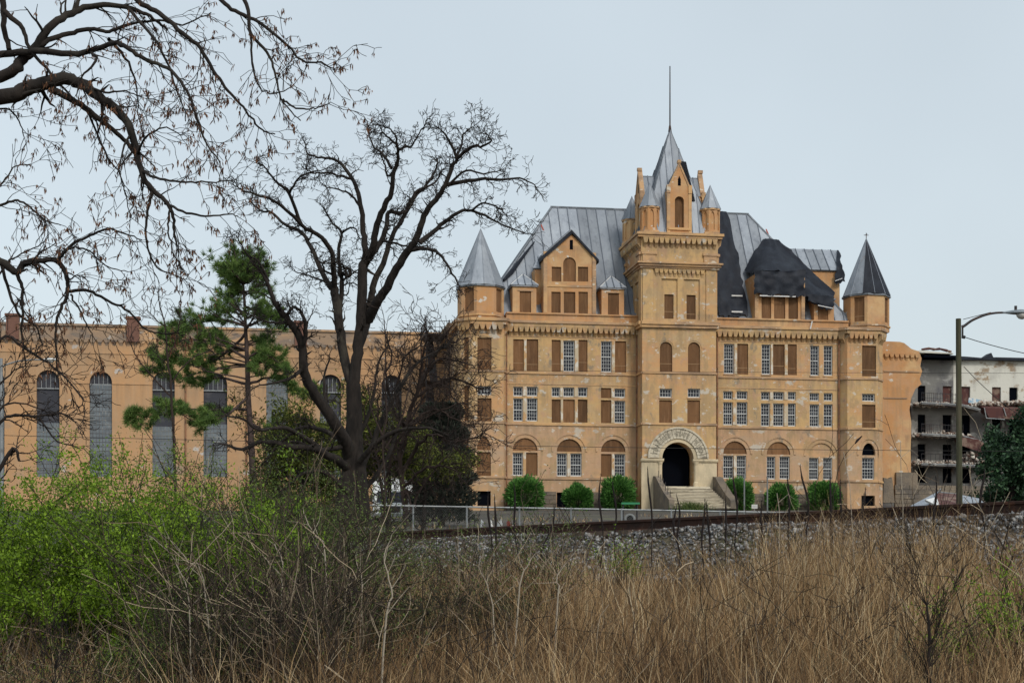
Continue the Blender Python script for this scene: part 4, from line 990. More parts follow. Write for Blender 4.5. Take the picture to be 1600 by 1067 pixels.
for h, (zi, d) in zip(hs, kinds):
    mb = MB(); kind_ = 'maroon' if (zi == 3 and d[0] != 1577 and d[0] != 1434) else 'void'
    fg.box(mb, h[0], h[1], .2, .26, h[2], h[3]); mb.build('cell_door' if kind_ == 'maroon' else 'opening_shade', kind_, rb)
rs = random.Random(5)
for i, z_ in enumerate((zf[2], zf[3], zf[4])):
    seg = 8; xe = [LX(1424, YV)+.1, LX(1455, YV), LX(1490, YV), LX(1517, YV)] if i else [LX(1424, YV)+.1, LX(1490, YV), LX(1530, YV)]
    sag = [0, -.05, -.15, -.55]
    for k in range(len(xe)-1):
        mb = MB(); a, b = xe[k], xe[k+1]-.03; mb.slab([(a, YV-2.2, z_+sag[k]), (b, YV-2.2, z_+sag[k+1]), (b, YV, z_+sag[k+1]), (a, YV, z_+sag[k])], (0, 0, -.16)); mb.build('gallery_slab', 'greywall', rb)
        mb = MB(); mb.tube([(a, YV-2.2, z_+sag[k]+.02), (b, YV-2.2, z_+sag[k+1]+.02)], .06, 4); mb.build('slab_edge', 'galv', rb)
        if k < 2:
            mb = MB(); mb.tube([(a, YV-2.15, z_+sag[k]+.95), (b, YV-2.15, z_+sag[k+1]+.9)], .028, 4); mb.tube([(a, YV-2.15, z_+sag[k]+.5), (b, YV-2.15, z_+sag[k+1]+.45)], .022, 4)
            nb = 9
            for q_ in range(nb+1): x_ = a+(b-a)*q_/nb; mb.tube([(x_, YV-2.15, z_+sag[k]), (x_+rs.uniform(-.06, .06), YV-2.15, z_+.95)], .018, 4)
            mb.build('gallery_railing', 'iron', rb)
# dark eaves with broken roof edge
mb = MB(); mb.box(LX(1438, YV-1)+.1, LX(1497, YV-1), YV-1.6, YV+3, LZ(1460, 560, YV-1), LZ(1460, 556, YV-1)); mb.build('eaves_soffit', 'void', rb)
mb = MB(); mb.slab([P3(1434, 548, YV-1.6), P3(1438, 547, YV-1.6), P3(1489, 551.5, YV-1.6), P3(1490, 553, YV-1.6), P3(1438, 551, YV-1.6)], (0, 2.5, 0)); mb.build('broken_eaves_board', 'whitewall', rb)
mb = MB()
rf = [(1440, 546), (1452, 544.5), (1460, 546), (1468, 545), (1480, 548), (1486, 550)]
for k in range(len(rf)-1): a, b = P3(*rf[k], YV-1.3), P3(*rf[k+1], YV-1.3); mb.tube([a, b], [.1, .14], 5)
mb.build('roof_wreckage', 'maroon', rb)
mb = MB(); pr = [(1490, 556), (1510, 557), (1534, 559), (1548, 552), (1556, 558), (1600, 559), (1660, 561), (1760, 566), (1760, 573), (1600, 563.5), (1540, 562), (1490, 562)]
for a, b, c_, d in ((0, 1, 10, 11), (1, 2, 9, 10), (2, 4, 9, 9), (4, 5, 9, 9), (5, 7, 8, 9)):
    ids = list(dict.fromkeys((d, c_, b, a))); mb.slab([P3(*pr[i], YV-.5) for i in ids], (0, 4, 0))
mb.slab([P3(1536, 560, YV-.4), P3(1553, 560, YV-.4), P3(1549, 551, YV-.4)], (0, 1.2, 0))
mb.build('dark_roof_edge', 'tarp', rb)
# collapsed maroon roof and stone plinth
for pts_ in ([(1537, 637), (1600, 639), (1680, 645), (1680, 662), (1600, 656), (1545, 652)], [(1500, 683), (1530, 687), (1546, 698), (1548, 712), (1520, 702), (1503, 696)]):
    mb = MB(); mb.slab([P3(p[0], p[1], YV-2.4) for p in pts_], (0, 1.6, .5)); mb.build('collapsed_roof_sheet', 'maroon', rb)
for (a, b) in (((1538, 637), (1541, 653)), ((1541, 653), (1570, 655)), ((1568, 637), (1572, 650))):
    mb = MB(); mb.tube([P3(*a, YV-2.5), P3(*b, YV-2.5)], .05, 4); mb.build('bent_bar', 'galv', rb)
mb = MB()
def blocks(mb, fc, a0, a1, zt, q=0):
    z = 0; row = 0
    while z < zt-.05:
        hgt = min(.42, zt-z); a = a0
        while a < a1:
            w = rs.uniform(.5, 1.3); b = min(a+w, a1); fc.box(mb, a+.015, b-.015, q-rs.uniform(.03, .15), q+.2, z+.015, z+hgt-.015); a = b
        z += hgt; row += 1
fp = front(LX(1398, 3.9), LX(1700, 3.9), 3.9); blocks(mb, fp, 0, LX(1552, 3.9)-fp.A.x, LZ(1470, 758, 3.9)); mb.build('stone_plinth', 'ashlar', rb, kind='stuff')
# roof/backing mass
mb = MB(); mb.box(x_l, LX(1760, YV), YV+.6, YV+12, 0, ztop-.3); mb.build('block_body', 'greywall', rb)

def rubble_mesh(name, centers, n, size, parent=None, **kw):
    rg = np.random.default_rng(11); base = np.array([(-1,-1,-1),(1,-1,-1),(1,1,-1),(-1,1,-1),(-1,-1,1),(1,-1,1),(1,1,1),(-1,1,1)], float)
    Fq = np.array([(0,3,2,1),(4,5,6,7),(0,1,5,4),(1,2,6,5),(2,3,7,6),(3,0,4,7)]); vs_, fs_, rn = [], [], []
    for (c, ext) in centers:
        for _ in range(n):
            s_ = rg.uniform(.3, 1, 3)*size; a = rg.uniform(0, 6.28, 3)
            m_ = np.array(Matrix.Rotation(a[0], 3, 'X')@Matrix.Rotation(a[1], 3, 'Y')@Matrix.Rotation(a[2], 3, 'Z'))
            p = np.array(c)+rg.normal(0, .4, 3)*np.array(ext); q_ = (base*s_+rg.normal(0, .15, base.shape)*s_)@m_.T+p
            fs_.append(Fq+len(vs_)*8); vs_.append(q_); rn.append(np.full(8, rg.random()))
    return npmesh(name, np.concatenate(vs_), 4, 'rubble', parent, np.concatenate(rn), np.concatenate(fs_), **kw)
rubble_mesh('rubble', [(tuple(P3(1525, 716, YV-1.5)), (1.6, .8, .6)), (tuple(P3(1460, 632, YV-1.5)), (2.2, .6, .15)), (tuple(P3(1480, 679, YV-1.5)), (1.8, .6, .2)), (tuple(P3(1545, 632, YV-1.2)), (2.2, .6, .25)), (tuple(P3(1450, 724, YV-1.5)), (2., .6, .2)), (tuple(P3(1590, 630, YV-1.2)), (2.2, .6, .15)), (tuple(P3(1450, 680, YV-1.5)), (2.4, .5, .12)), (tuple(P3(1500, 725, YV-1.5)), (2.6, .5, .25))], 170, .17, rb, kind='stuff')
mb = MB(); mb.slab([P3(1514, 621, YV-1.2), P3(1534, 625, YV-1.2), P3(1532, 632, YV-1.2), P3(1513, 629, YV-1.2)], (0, .05, .02)); mb.build('blue_sheet', 'blue', rb)

# lean-to shed roof in front of the ruins
sh = thing('shed', 'low shed with a rusty and grey corrugated roof in front of the broken stone plinth', 'shed', tuple(W(1480, 790, 105)))
def SH(px, py, D): return W(px, py, D)-sh.location
A1, B1, C1, D1 = SH(1412, 797, 101), SH(1470, 767, 106), SH(1500, 773, 106), SH(1552, 800, 103)
mb = MB(); mb.slab([A1, SH(1448, 793, 100), SH(1466, 771, 104), B1], (0, 0, .06)); mb.build('metal_roof_sheet', 'metal', sh)
mb = MB(); mb.slab([SH(1448, 793, 100), SH(1500, 796, 100), SH(1495, 773, 104), SH(1466, 771, 104)], (0, 0, .06)); mb.build('rusty_roof_sheet', 'rubble' if False else 'maroon', sh)
mb = MB(); mb.slab([SH(1445, 783, 100), SH(1468, 795, 99.9), SH(1463, 779, 102)], (0, -.1, .1)); mb.build('loose_white_sheet', 'white', sh)
mb = MB(); mb.slab([SH(1500, 796, 100), D1, SH(1530, 780, 104), SH(1495, 773, 104)], (0, 0, .06)); mb.build('metal_roof_sheet', 'metal', sh)
mb = MB(); q_ = SH(1412, 800, 101); q2 = SH(1552, 800, 104); mb.box(q_.x+.3, q2.x-.3, -4, 1.5, -2.2, -.4); mb.build('shed_wall', 'ashlar', sh)
mb = MB(); mb.tube([B1+Vector((0, 0, .1)), SH(1466, 771, 104)+Vector((0, 0, .08)), C1], .07, 5); mb.build('ridge', 'galv', sh)

print('buildings done')

# ------------------------------------------------------------------ track
def rail_pt(t, s=0., z=0.): return Vector((RP[0]+RD[0]*t+RN[0]*s, RP[1]+RD[1]*t+RN[1]*s, z))
zrb = CZ+1.17
def rail(s):
    prof = [(-.07, 0), (.07, 0), (.07, .012), (.012, .035), (.012, .135), (.036, .15), (.036, .182), (.028, .19), (-.028, .19), (-.036, .182), (-.036, .15), (-.012, .135), (-.012, .035), (-.07, .012)]
    mb = MB(); ts = [-60, -40, -25, -12, 0, 12, 30]; n = len(prof)
    for t_ in ts:
        for a, b in prof: mb.v.append(tuple(rail_pt(t_, s-a, zrb+b)))
    for k in range(len(ts)-1):
        for j in range(n): mb.f.append((k*n+j, k*n+(j+1) % n, (k+1)*n+(j+1) % n, (k+1)*n+j))
    return mb
tr = thing('railway_track', 'rusty railway track on a grey ballast bank crossing in front of the building', 'railway track', tuple(rail_pt(0, 0, zrb-.1)))
for s in (0, -1.5):
    mb = rail(s); mb.v = [tuple(Vector(v)-tr.location) for v in mb.v]; r_ = mb.build('rail', 'rail', tr)
    mb = MB(); a, b = rail_pt(-60, s-.026, zrb+.192)-tr.location, rail_pt(30, s-.026, zrb+.192)-tr.location; c_, d = rail_pt(30, s+.026, zrb+.192)-tr.location, rail_pt(-60, s+.026, zrb+.192)-tr.location
    mb.poly([a, b, c_, d]); mb.build('running_surface', 'railtop', r_)
tie0 = None
for k in range(-70, 45):
    if tie0 is None:
        mb = MB(); a = Vector(RD+(0,)); b = Vector(RN+(0,)); c0 = b*-.75
        mb.slab([c0-a*.11-b*1.25, c0+a*.11-b*1.25, c0+a*.11+b*1.25, c0-a*.11+b*1.25], (0, 0, -.16)); tie0 = mb.build('sleeper', 'tie', tr); o_ = tie0
    else: o_ = tie0.copy(); COL.objects.link(o_); o_.parent = tr
    o_.location = rail_pt(k*.55, 0, zrb-.005)-tr.location

# ballast stones
rg = np.random.default_rng(4)
def rocks(name, P, size, m, **kw):
    n = len(P); ph = (1+5**.5)/2
    ico = np.array([(-1,ph,0),(1,ph,0),(-1,-ph,0),(1,-ph,0),(0,-1,ph),(0,1,ph),(0,-1,-ph),(0,1,-ph),(ph,0,-1),(ph,0,1),(-ph,0,-1),(-ph,0,1)])/1.9
    Fi = np.array([(0,11,5),(0,5,1),(0,1,7),(0,7,10),(0,10,11),(1,5,9),(5,11,4),(11,10,2),(10,7,6),(7,1,8),(3,9,4),(3,4,2),(3,2,6),(3,6,8),(3,8,9),(4,9,5),(2,4,11),(6,2,10),(8,6,7),(9,8,1)])
    V_ = ico[None]*(1+rg.normal(0, .30, (n, 12, 1)))*(rg.uniform(.4, 1.3, (n, 1, 3)))*size[:, None, None]
    a = rg.uniform(0, 6.28, n); b = rg.uniform(0, 6.28, n); ca, sa, cb_, sb = np.cos(a), np.sin(a), np.cos(b), np.sin(b)
    x, y, z = V_[..., 0], V_[..., 1], V_[..., 2]
    x, y = x*ca[:, None]-y*sa[:, None], x*sa[:, None]+y*ca[:, None]
    y, z = y*cb_[:, None]-z*sb[:, None], y*sb[:, None]+z*cb_[:, None]
    V_ = np.stack([x, y, z], -1)+P[:, None, :]
    faces = (Fi[None]+np.arange(n)[:, None, None]*12).reshape(-1, 3)
    return npmesh(name, V_.reshape(-1, 3), 3, m, None, np.repeat(rg.random(n), 12), faces, **kw)
n = 31000
t_ = rg.uniform(-16, 9, n); s_ = np.concatenate([rg.uniform(.15, 2.1, int(n*.82)), rg.uniform(-2.2, -.15, n-int(n*.82))])
x = RP[0]+RD[0]*t_+RN[0]*s_; y = RP[1]+RD[1]*t_+RN[1]*s_; z = gz(x, y)+rg.uniform(-.01, .03, n)
rocks('ballast', np.stack([x, y, z], -1), rg.uniform(.013, .032, n)*rg.choice([.8, 1, 1.3], n), 'ballast', kind='stuff')

# ------------------------------------------------------------------ vegetation tools
rnd = random.Random(21)
class Twigs:
    def __init__(s): s.mb = MB(); s.tips = []; s.rad = []
def rv(r=1.): return Vector((rnd.gauss(0, 1), rnd.gauss(0, 1), rnd.gauss(0, 1)))*r
def limb(mb, pts, r0, r1, n=6, jitter=0.0, subdiv=3):
    """smooth tube through traced points with taper and small kinks; returns dense points and radii"""
    P = [Vector(p) for p in pts]; out = []
    for i in range(len(P)-1):
        p0 = P[max(i-1, 0)]; p1 = P[i]; p2 = P[i+1]; p3 = P[min(i+2, len(P)-1)]
        for k in range(subdiv):
            t = k/subdiv
            q = .5*((2*p1)+(p2-p0)*t+(2*p0-5*p1+4*p2-p3)*t*t+(3*p1-p0-3*p2+p3)*t**3)
            if k: q += rv(jitter)
            out.append(q)
    out.append(P[-1]); L_ = len(out)
    rr = [r0+(r1-r0)*(k/(L_-1))**.85 for k in range(L_)]
    mb.tube(out, rr, n, cap=False)
    return out, rr
def grow(mb, p, d, length, r, lvl, par, tips):
    """recursive twigs: par = dict(seg, wiggle, up, n, ang, shrink, min)"""
    ns_ = max(2, int(length/par['seg'])); pts = [p.copy()]; rr = [r]; d = d.normalized()
    for k in range(ns_):
        d = (d+rv(par['wiggle'])+Vector((0, 0, par['up']))).normalized()
        pts.append(pts[-1]+d*length/ns_); rr.append(max(par['rmin'], r*(1-.75*(k+1)/ns_)))
    mb.tube(pts, rr, 4 if r > par['rmin']*3 else 3, cap=False)
    if lvl <= 0:
        tips.append((pts[-1], d)); 
        if len(pts) > 2: tips.append((pts[len(pts)//2], d))
        return
    nb = par['n'] if isinstance(par['n'], int) else par['n'][lvl] if lvl < len(par['n']) else par['n'][-1]
    for _ in range(nb):
        k = rnd.randint(max(1, ns_//3), ns_); 
        ax = d.cross(rv()); 
        if ax.length < 1e-4: continue
        dd = (pts[k]-pts[k-1]).normalized(); dd.rotate(Matrix.Rotation(rnd.uniform(.6, 1.3)*par['ang'], 3, ax.normalized()))
        grow(mb, pts[k], dd, length*par['shrink']*rnd.uniform(.6, 1.15), max(par['rmin'], rr[k]*.72), lvl-1, par, tips)
    tips.append((pts[-1], d))

def blades(name, base, height, width, lean, m, parent=None, seg=3, rndv=None, seed=1, **kw):
    """bent tapering blades as one mesh. base (n,3), lean (n,3) horizontal lean vector at the tip"""
    r = np.random.default_rng(seed); n = len(base); ang = r.uniform(0, math.pi, n); wd = np.stack([np.cos(ang), np.sin(ang), np.zeros(n)], -1)*width[:, None]*.5
    # keep ribbons broadly facing the road: a blade seen edge-on vanishes
    rows = []
    for k in range(seg+1):
        t = k/seg; c = base+np.stack([lean[:, 0]*t**1.8, lean[:, 1]*t**1.8, height*(t-lean[:, 2]*t**3)], -1)
        if k and k < seg: c = c+r.normal(0, .022, c.shape)
        w = wd*(1-t*.85); rows += [c-w, c+w]
    V_ = np.stack(rows, 1); F0 = np.array([[2*k, 2*k+1, 2*k+3, 2*k+2] for k in range(seg)])
    faces = (F0[None]+np.arange(n)[:, None, None]*(2*(seg+1))).reshape(-1, 4)
    rv_ = r.random(n) if rndv is None else rndv
    return npmesh(name, V_.reshape(-1, 3), 4, m, parent, np.repeat(rv_, 2*(seg+1)), faces, **kw)

def leaves(name, pos, size, m, parent=None, seed=1, updir=.3, aspect=.45, outward=None, **kw):
    """leaf-sized diamond faces, lightly folded"""
    r = np.random.default_rng(seed); n = len(pos); d = r.normal(0, 1, (n, 3)); d[:, 2] += updir
    if outward is not None: d = d*.6+outward*1.2
    d /= np.linalg.norm(d, axis=1)[:, None]; e = np.cross(d, r.normal(0, 1, (n, 3))); e /= np.linalg.norm(e, axis=1)[:, None]
    sz = size*r.uniform(.6, 1.3, n); dl = d*sz[:, None]; el = e*(sz*aspect/2)[:, None]; nn = np.cross(d, e)*(sz*.08)[:, None]
    V_ = np.stack([pos, pos+dl*.5+el+nn, pos+dl, pos+dl*.5-el+nn], 1).reshape(-1, 3)
    return npmesh(name, V_, 4, m, parent, np.repeat(np.clip(r.random(n), 0, 1), 4), np.arange(n*4).reshape(-1, 4), **kw)

# ------------------------------------------------------------------ big bare tree in the middle
DT = 58.
def tree_root(name, label, px, D, cat='tree', group=None):
    x_ = (px-800)/F*D; o_ = thing(name, label, cat, (x_, D, G(x_, D)), 0, group); return o_
bt = tree_root('bare_tree', 'tall spreading bare tree with several dark stems, left of the corner turret', 553, DT)
K = 1/F*DT
def T(o_, px, py, dz, D): v = W(px, py, D+dz); return v-o_.location
mbT = MB(); tips = []
TRUNKS = [
 [(553,822,0,24),(553,770,0,21),(552,715,0,16),(554,650,0,12.5),(552,600,0,11.5)],
 [(570,822,-.3,11),(566,770,-.3,10),(562,720,-.2,9),(556,680,0,6)],
 [(530,822,-.3,12),(536,775,-.3,10),(544,730,-.2,9),(550,690,0,6)],
]
LIMBS = [ # (px,py,depth) ... r0 r1 in px
 ([(551,605,0),(540,570,.3),(533,530,.5),(529,500,.6),(525,470,.7),(521,450,.8)], 8, 7),
 ([(521,452,.8),(513,443,1),(497,412,1.4),(484,383,1.8),(471,364,2.2),(446,351,2.6),(424,332,3),(409,330,3.2),(394,318,3.4)], 5, 1.2),
 ([(524,456,.8),(521,424,.4),(516,389,0),(497,367,-.4),(471,351,-.8),(452,303,-1.2),(436,287,-1.5),(424,271,-1.8),(411,252,-2)], 5, 1.2),
 ([(471,351,-.8),(440,322,-1.6),(414,308,-2),(385,300,-2.5),(372,292,-2.6)], 3, 1),
 ([(452,303,-1.2),(462,282,-1.6),(478,268,-2),(500,262,-2.2)], 2.2, .8),
 ([(529,500,.6),(534,447,1.),(532,428,1.2),(529,389,1.5),(534,364,1.8),(520,350,2.2),(508,330,2.4)], 4.5, 1.2),
 ([(534,364,1.8),(552,356,1.4),(562,372,1.2)], 2, .8),
 ([(553,600,0),(557,560,0),(562,520,0),(565,470,0),(567,421,0),(572,405,0)], 9, 7.5),
 ([(572,405,0),(569,383,0),(567,358,.2),(565,329,.3),(557,294,.5),(551,278,.7),(535,252,1),(526,244,1.2),(503,238,1.6),(481,232,2),(478,215,2.2)], 5.5, 1.1),
 ([(551,278,.7),(532,271,.3),(513,265,0),(492,267,-.4),(478,258,-.6)], 2.5, .9),
 ([(565,329,.3),(548,305,0),(530,296,-.5),(510,292,-.9)], 2.2, .8),
 ([(572,405,0),(583,386,-.2),(589,351,-.5),(602,319,-.8),(612,297,-1),(615,265,-1.2),(621,246,-1.4),(621,220,-1.6),(612,208,-1.8),(597,193,-2)], 6.5, 1.2),
 ([(612,258,-1.2),(596,230,-.9),(583,217,-.7),(577,195,-.5)], 2.6, .9),
 ([(615,265,-1.2),(605,271,-.6),(602,252,-.3),(596,238,0)], 2.2, .9),
 ([(621,225,-1.6),(634,219,-1.8),(644,217,-2),(652,200,-2.2),(663,182,-2.4)], 2.4, .8),
 ([(621,220,-1.6),(618,200,-1.8),(608,186,-1.9),(596,182,-2)], 2, .7),
 ([(578,402,.2),(596,377,.5),(605,351,.8),(607,332,1),(631,332,1.2),(640,316,1.4),(653,297,1.6),(679,284,1.9),(690,262,2)], 5, 1.2),
 ([(560,545,0),(572,510,.2),(580,466,.5),(583,447,.6),(596,418,.8),(605,393,1),(615,364,1.2),(631,338,1.4),(647,310,1.6),(666,287,1.8),(680,262,2),(683,245,2.1)], 7, 1.4),
 ([(575,500,.2),(589,472,-.3),(602,453,-.6),(615,428,-.9),(634,396,-1.2),(647,380,-1.4),(656,357,-1.6),(666,332,-1.8),(685,306,-2),(698,281,-2.2),(707,252,-2.3),(714,240,-2.4),(707,220,-2.5),(700,205,-2.5),(690,190,-2.5)], 8.5, 1.2),
 ([(714,240,-2.4),(736,220,-2.7),(755,217,-2.9),(768,208,-3),(760,196,-3)], 3, .9),
 ([(712,240,-2.4),(722,214,-2),(724,196,-1.8),(735,186,-1.7)], 2.2, .8),
 ([(698,287,-2.2),(726,281,-2),(758,276,-1.7),(787,278,-1.5),(812,275,-1.2),(835,287,-1)], 3.6, .9),
 ([(700,290,-2.2),(728,262,-2.5),(755,268,-2.8),(780,262,-3)], 2.2, .8),
 ([(656,380,-1.5),(679,361,-1.2),(698,345,-1),(717,332,-.8),(736,329,-.5),(761,338,-.2),(784,351,0),(819,364,.3)], 4.2, .9),
 ([(736,329,-.5),(752,318,-.8),(775,322,-1),(790,335,-1.1)], 2, .8),
 ([(634,393,-1.2),(663,389,-1.6),(685,396,-2),(698,412,-2.2),(714,440,-2.4),(718,452,-2.4)], 3.4, .9),
 ([(596,377,.5),(620,380,0),(640,386,-.5),(668,384,-1)], 2.2, 1),
 ([(513,443,1),(495,435,1.5),(478,430,1.8),(462,425,2)], 2, .8),
 ([(523,430,.6),(508,424,.2),(505,412,0)], 2, 1.4),
 ([(533,426,1.2),(545,432,.8),(548,422,.8),(540,420,.8)], 3, 2.4),
]
for tr_ in TRUNKS:
    pts = [T(bt, a, b, c_, DT) for a, b, c_, r_ in tr_]; mbT.tube(pts, [r_*K for *_, r_ in tr_], 12, cap=False)
LOW = [ # low limbs, left and right, that spring near the ground
 ([(548,720,0),(540,690,-.5),(522,660,-1),(500,627,-1.3),(482,600,-1.6),(474,575,-1.8),(472,540,-2),(462,515,-2.2),(449,501,-2.4),(436,482,-2.6),(427,468,-2.7),(420,448,-2.8),(412,430,-2.9),(398,414,-3)], 11, 2),
 ([(472,545,-2),(478,520,-2.3),(474,495,-2.5),(462,480,-2.7),(455,482,-2.8)], 4, 1.6),
 ([(474,575,-1.8),(455,590,-2.3),(430,598,-2.6),(400,604,-2.8)], 3.4, 1),
 ([(449,501,-2.4),(432,505,-2.8),(410,500,-3),(388,490,-3)], 2.6, .9),
 ([(549,690,0),(525,700,-.7),(495,700,-1),(462,690,-1.4),(430,694,-1.6)], 5, 1.4),
 ([(550,735,0),(520,715,-1),(490,700,-1.6),(450,697,-2),(410,690,-2.3),(378,702,-2.5),(350,694,-2.6)], 8, 1.6),
 ([(500,702,-1.4),(470,680,-2),(440,668,-2.3),(405,672,-2.6),(380,655,-2.8),(352,648,-2.9)], 4.5, 1.2),
 ([(540,690,.5),(505,672,1),(470,668,1.4),(440,690,1.8),(415,720,2)], 4.5, 1.4),
 ([(520,665,.8),(510,630,1),(506,590,1.2),(515,560,1.4)], 3.5, 1.2),
 ([(560,740,.4),(580,700,.8),(600,650,1.1),(628,600,1.4),(655,565,1.6),(690,545,1.8)], 6, 1.4),
 ([(562,720,-.5),(590,690,-.9),(625,672,-1.2),(665,668,-1.5),(700,680,-1.7)], 5, 1.3),
 ([(566,770,0),(590,740,.4),(612,700,.7),(625,655,.9),(622,610,1)], 5, 1.3),
 ([(545,770,-.4),(520,745,-.8),(495,735,-1),(470,742,-1.2),(450,760,-1.3)], 5, 1.4),
 ([(556,690,0),(575,650,.4),(585,610,.6),(590,570,.8),(606,540,1)], 4, 1.1),
 ([(420,440,-2.8),(405,410,-3.1),(385,395,-3.2),(372,372,-3.3)], 2, .9),
]
par = dict(seg=.10, wiggle=.34, up=.0, n=[3, 3, 3, 3], ang=.95, shrink=.6, rmin=.0078)
for pts, r0, r1 in LIMBS+LOW:
    P_, rr = limb(mbT, [T(bt, a, b if b > 300 else 300+(b-300)*.87, c_, DT) for a, b, c_ in pts], r0*K, r1*K, 7, .015, 4)
    Lt = len(P_)
    dens = 1 if r0 > 5 else 2
    for k in range(2, Lt):
        f = k/Lt
        if f < ((.45 if pts[0][1] < 600 else .3) if r0 > 5 else .12): continue
        if rnd.random() < .8:
            d = (P_[k]-P_[k-1]).normalized(); ax = d.cross(rv()).normalized(); d.rotate(Matrix.Rotation(rnd.uniform(.5, 1.4), 3, ax)); d.z += .15
            grow(mbT, P_[k], d, rnd.uniform(.3, .8)*(1. if r0 < 5 else .85), max(.015, rr[k]*.45), 2 if rnd.random() < .8 else 3, par, tips)
    d = (P_[-1]-P_[-2]).normalized()
    if r1 < 5:
        for _ in range(4):
            dd = (d+rv(.5)).normalized(); grow(mbT, P_[-1], dd, rnd.uniform(.3, .6), rr[-1]*.8, 2, par, tips)
mbT.build('trunk_and_limbs', 'bark', bt, smooth=True)
print('tree faces', len(mbT.f))

# ------------------------------------------------------------------ tangled bare tree, right of the big one
tt = tree_root('tangled_tree', 'low tangled bare tree with drooping brown twigs beside the corner turret', 640, 62)
mb2 = MB(); tp = []
par2 = dict(seg=.16, wiggle=.28, up=.0, n=[3, 3, 3, 3], ang=.8, shrink=.62, rmin=.009)
K2 = 62/F
TL2 = [([(636,822,0),(630,770,0),(625,720,0),(632,670,.3),(650,620,.6),(668,580,.8),(684,548,1),(700,540,1.2),(716,530,1.3)], 5.5, 1.4),
       ([(628,740,0),(650,700,-.5),(676,680,-1),(705,690,-1.4),(735,685,-1.6),(757,676,-1.7)], 3.6, .9),
       ([(630,700,0),(645,660,-.5),(680,640,-.8),(712,655,-1),(740,668,-1.1)], 3.2, .9),
       ([(632,670,.3),(612,630,.6),(604,590,.8),(612,550,1),(600,520,1)], 3, .9),
       ([(650,620,.6),(680,600,.9),(705,590,1.1),(735,600,1.2),(748,612,1.2)], 2.8, .9),
       ([(640,640,.3),(655,600,0),(660,560,-.3),(668,525,-.5),(662,505,-.5)], 2.8, .9),
       ([(625,720,0),(600,690,.4),(590,650,.7),(594,610,.9)], 3, .9),
       ([(668,580,.8),(690,560,.6),(720,565,.4),(742,575,.3)], 2.4, .8),
       ([(600,822,0),(596,760,.5),(584,700,.8),(570,650,1),(560,610,1)], 3, .9), ([(600,800,0),(605,740,-.5),(620,690,-1),(650,660,-1.3),(690,640,-1.5),(722,630,-1.6)], 3, .9),
       ([(640,800,0),(660,760,.4),(690,720,.8),(715,700,1)], 2.6, .8), ([(625,720,0),(650,640,1.5),(690,600,2),(720,640,2.2)], 2.4, .8), ([(632,670,.3),(620,600,-1),(640,550,-1.2),(670,540,-1.2)], 2.4, .8),
       ([(630,760,0),(660,735,-.6),(695,728,-1),(725,740,-1.2)], 3, .8)]
for pts, r0, r1 in TL2:
    P_, rr = limb(mb2, [T(tt, a, b, c_, 62) for a, b, c_ in pts], r0*K2, r1*K2, 6, .03, 4)
    for k in range(3, len(P_)):
        for _ in range(1 if rnd.random() < .6 else 2):
            d = (P_[k]-P_[k-1]).normalized(); d.rotate(Matrix.Rotation(rnd.uniform(.5, 1.4), 3, d.cross(rv()).normalized()))
            grow(mb2, P_[k], d, rnd.uniform(.5, 1.3), max(.014, rr[k]*.5), 2, par2, tp)
mb2.build('branches', 'twigred', tt, smooth=True)
print('tangle', len(mb2.f))

def fluff(name, pos_list, n, spread, size, m, parent, seed, aspect=.45, updir=.3, kind='stuff'):
    r = np.random.default_rng(seed); c = np.array([tuple(p) for p in pos_list]); idx = r.integers(0, len(c), n)
    return leaves(name, c[idx]+r.normal(0, spread, (n, 3)), size, m, parent, seed, updir, aspect, kind=kind)

# dark cedar behind the tangle
cd = tree_root('cedar_tree', 'dense dark evergreen standing against the left corner of the tower building', 690, 100)
mb = MB(); Hc = 7.0; mb.tube([(0, 0, 0), (0, 0, Hc)], [.22, .03], 6); mb.build('trunk', 'bark', cd)
r = np.random.default_rng(8); n = 24000; u = r.random(n)**.8; hgt = .2+u*(Hc-.2)
rad = (1.35*np.clip(1.15-hgt/Hc, .05, .85)**.7+.55)*np.sqrt(r.random(n))**.6*(1+.18*np.sin(hgt*5+r.normal(0, .3, n))); a = r.uniform(0, 6.28, n)
pos = np.stack([rad*np.cos(a)*1.05, rad*np.sin(a)*1.05, hgt], -1); outw = np.stack([np.cos(a), np.sin(a), np.full(n, .8)], -1)
leaves('crown', pos, .26, 'cedar', cd, 8, aspect=.3, outward=outw, kind='stuff')

# ------------------------------------------------------------------ pine
pn = tree_root('pine_tree', 'green pine with a rounded tufted top, standing before the orange cell block', 400, 74)
mb = MB(); K3 = 74/F; tufts = []
P_, rr = limb(mb, [T(pn, a, b, 0, 74) for a, b in ((396,800),(395,740),(392,680),(388,620),(386,560),(384,520),(382,470),(380,445),(376,425))], 6.5*K3, 1*K3, 8, .01, 3)
ptr = mb
def pine_branch(p, d, length, r0):
    pts = [p]; 
    for k in range(5):
        d = (d+rv(.14)+Vector((0, 0, .05))).normalized(); pts.append(pts[-1]+d*length/5)
    ptr.tube(pts, [r0*(1-.8*k/5) for k in range(6)], 4, cap=False)
    for k in range(2, 6):
        for _ in range(2):
            dd = (d+rv(.75)+Vector((0, 0, .1))).normalized(); q_ = pts[k]+dd*length*.22*rnd.uniform(.5, 1.2); ptr.tube([pts[k], q_], [r0*.35, r0*.18], 3, cap=False); tufts.append((q_, dd))
    tufts.append((pts[-1], d))
crownspec = [(430,418,452,16),(455,365,430,12),(480,320,440,9),(500,300,460,8),(530,270,430,9),(560,240,420,9),(580,260,410,3)]
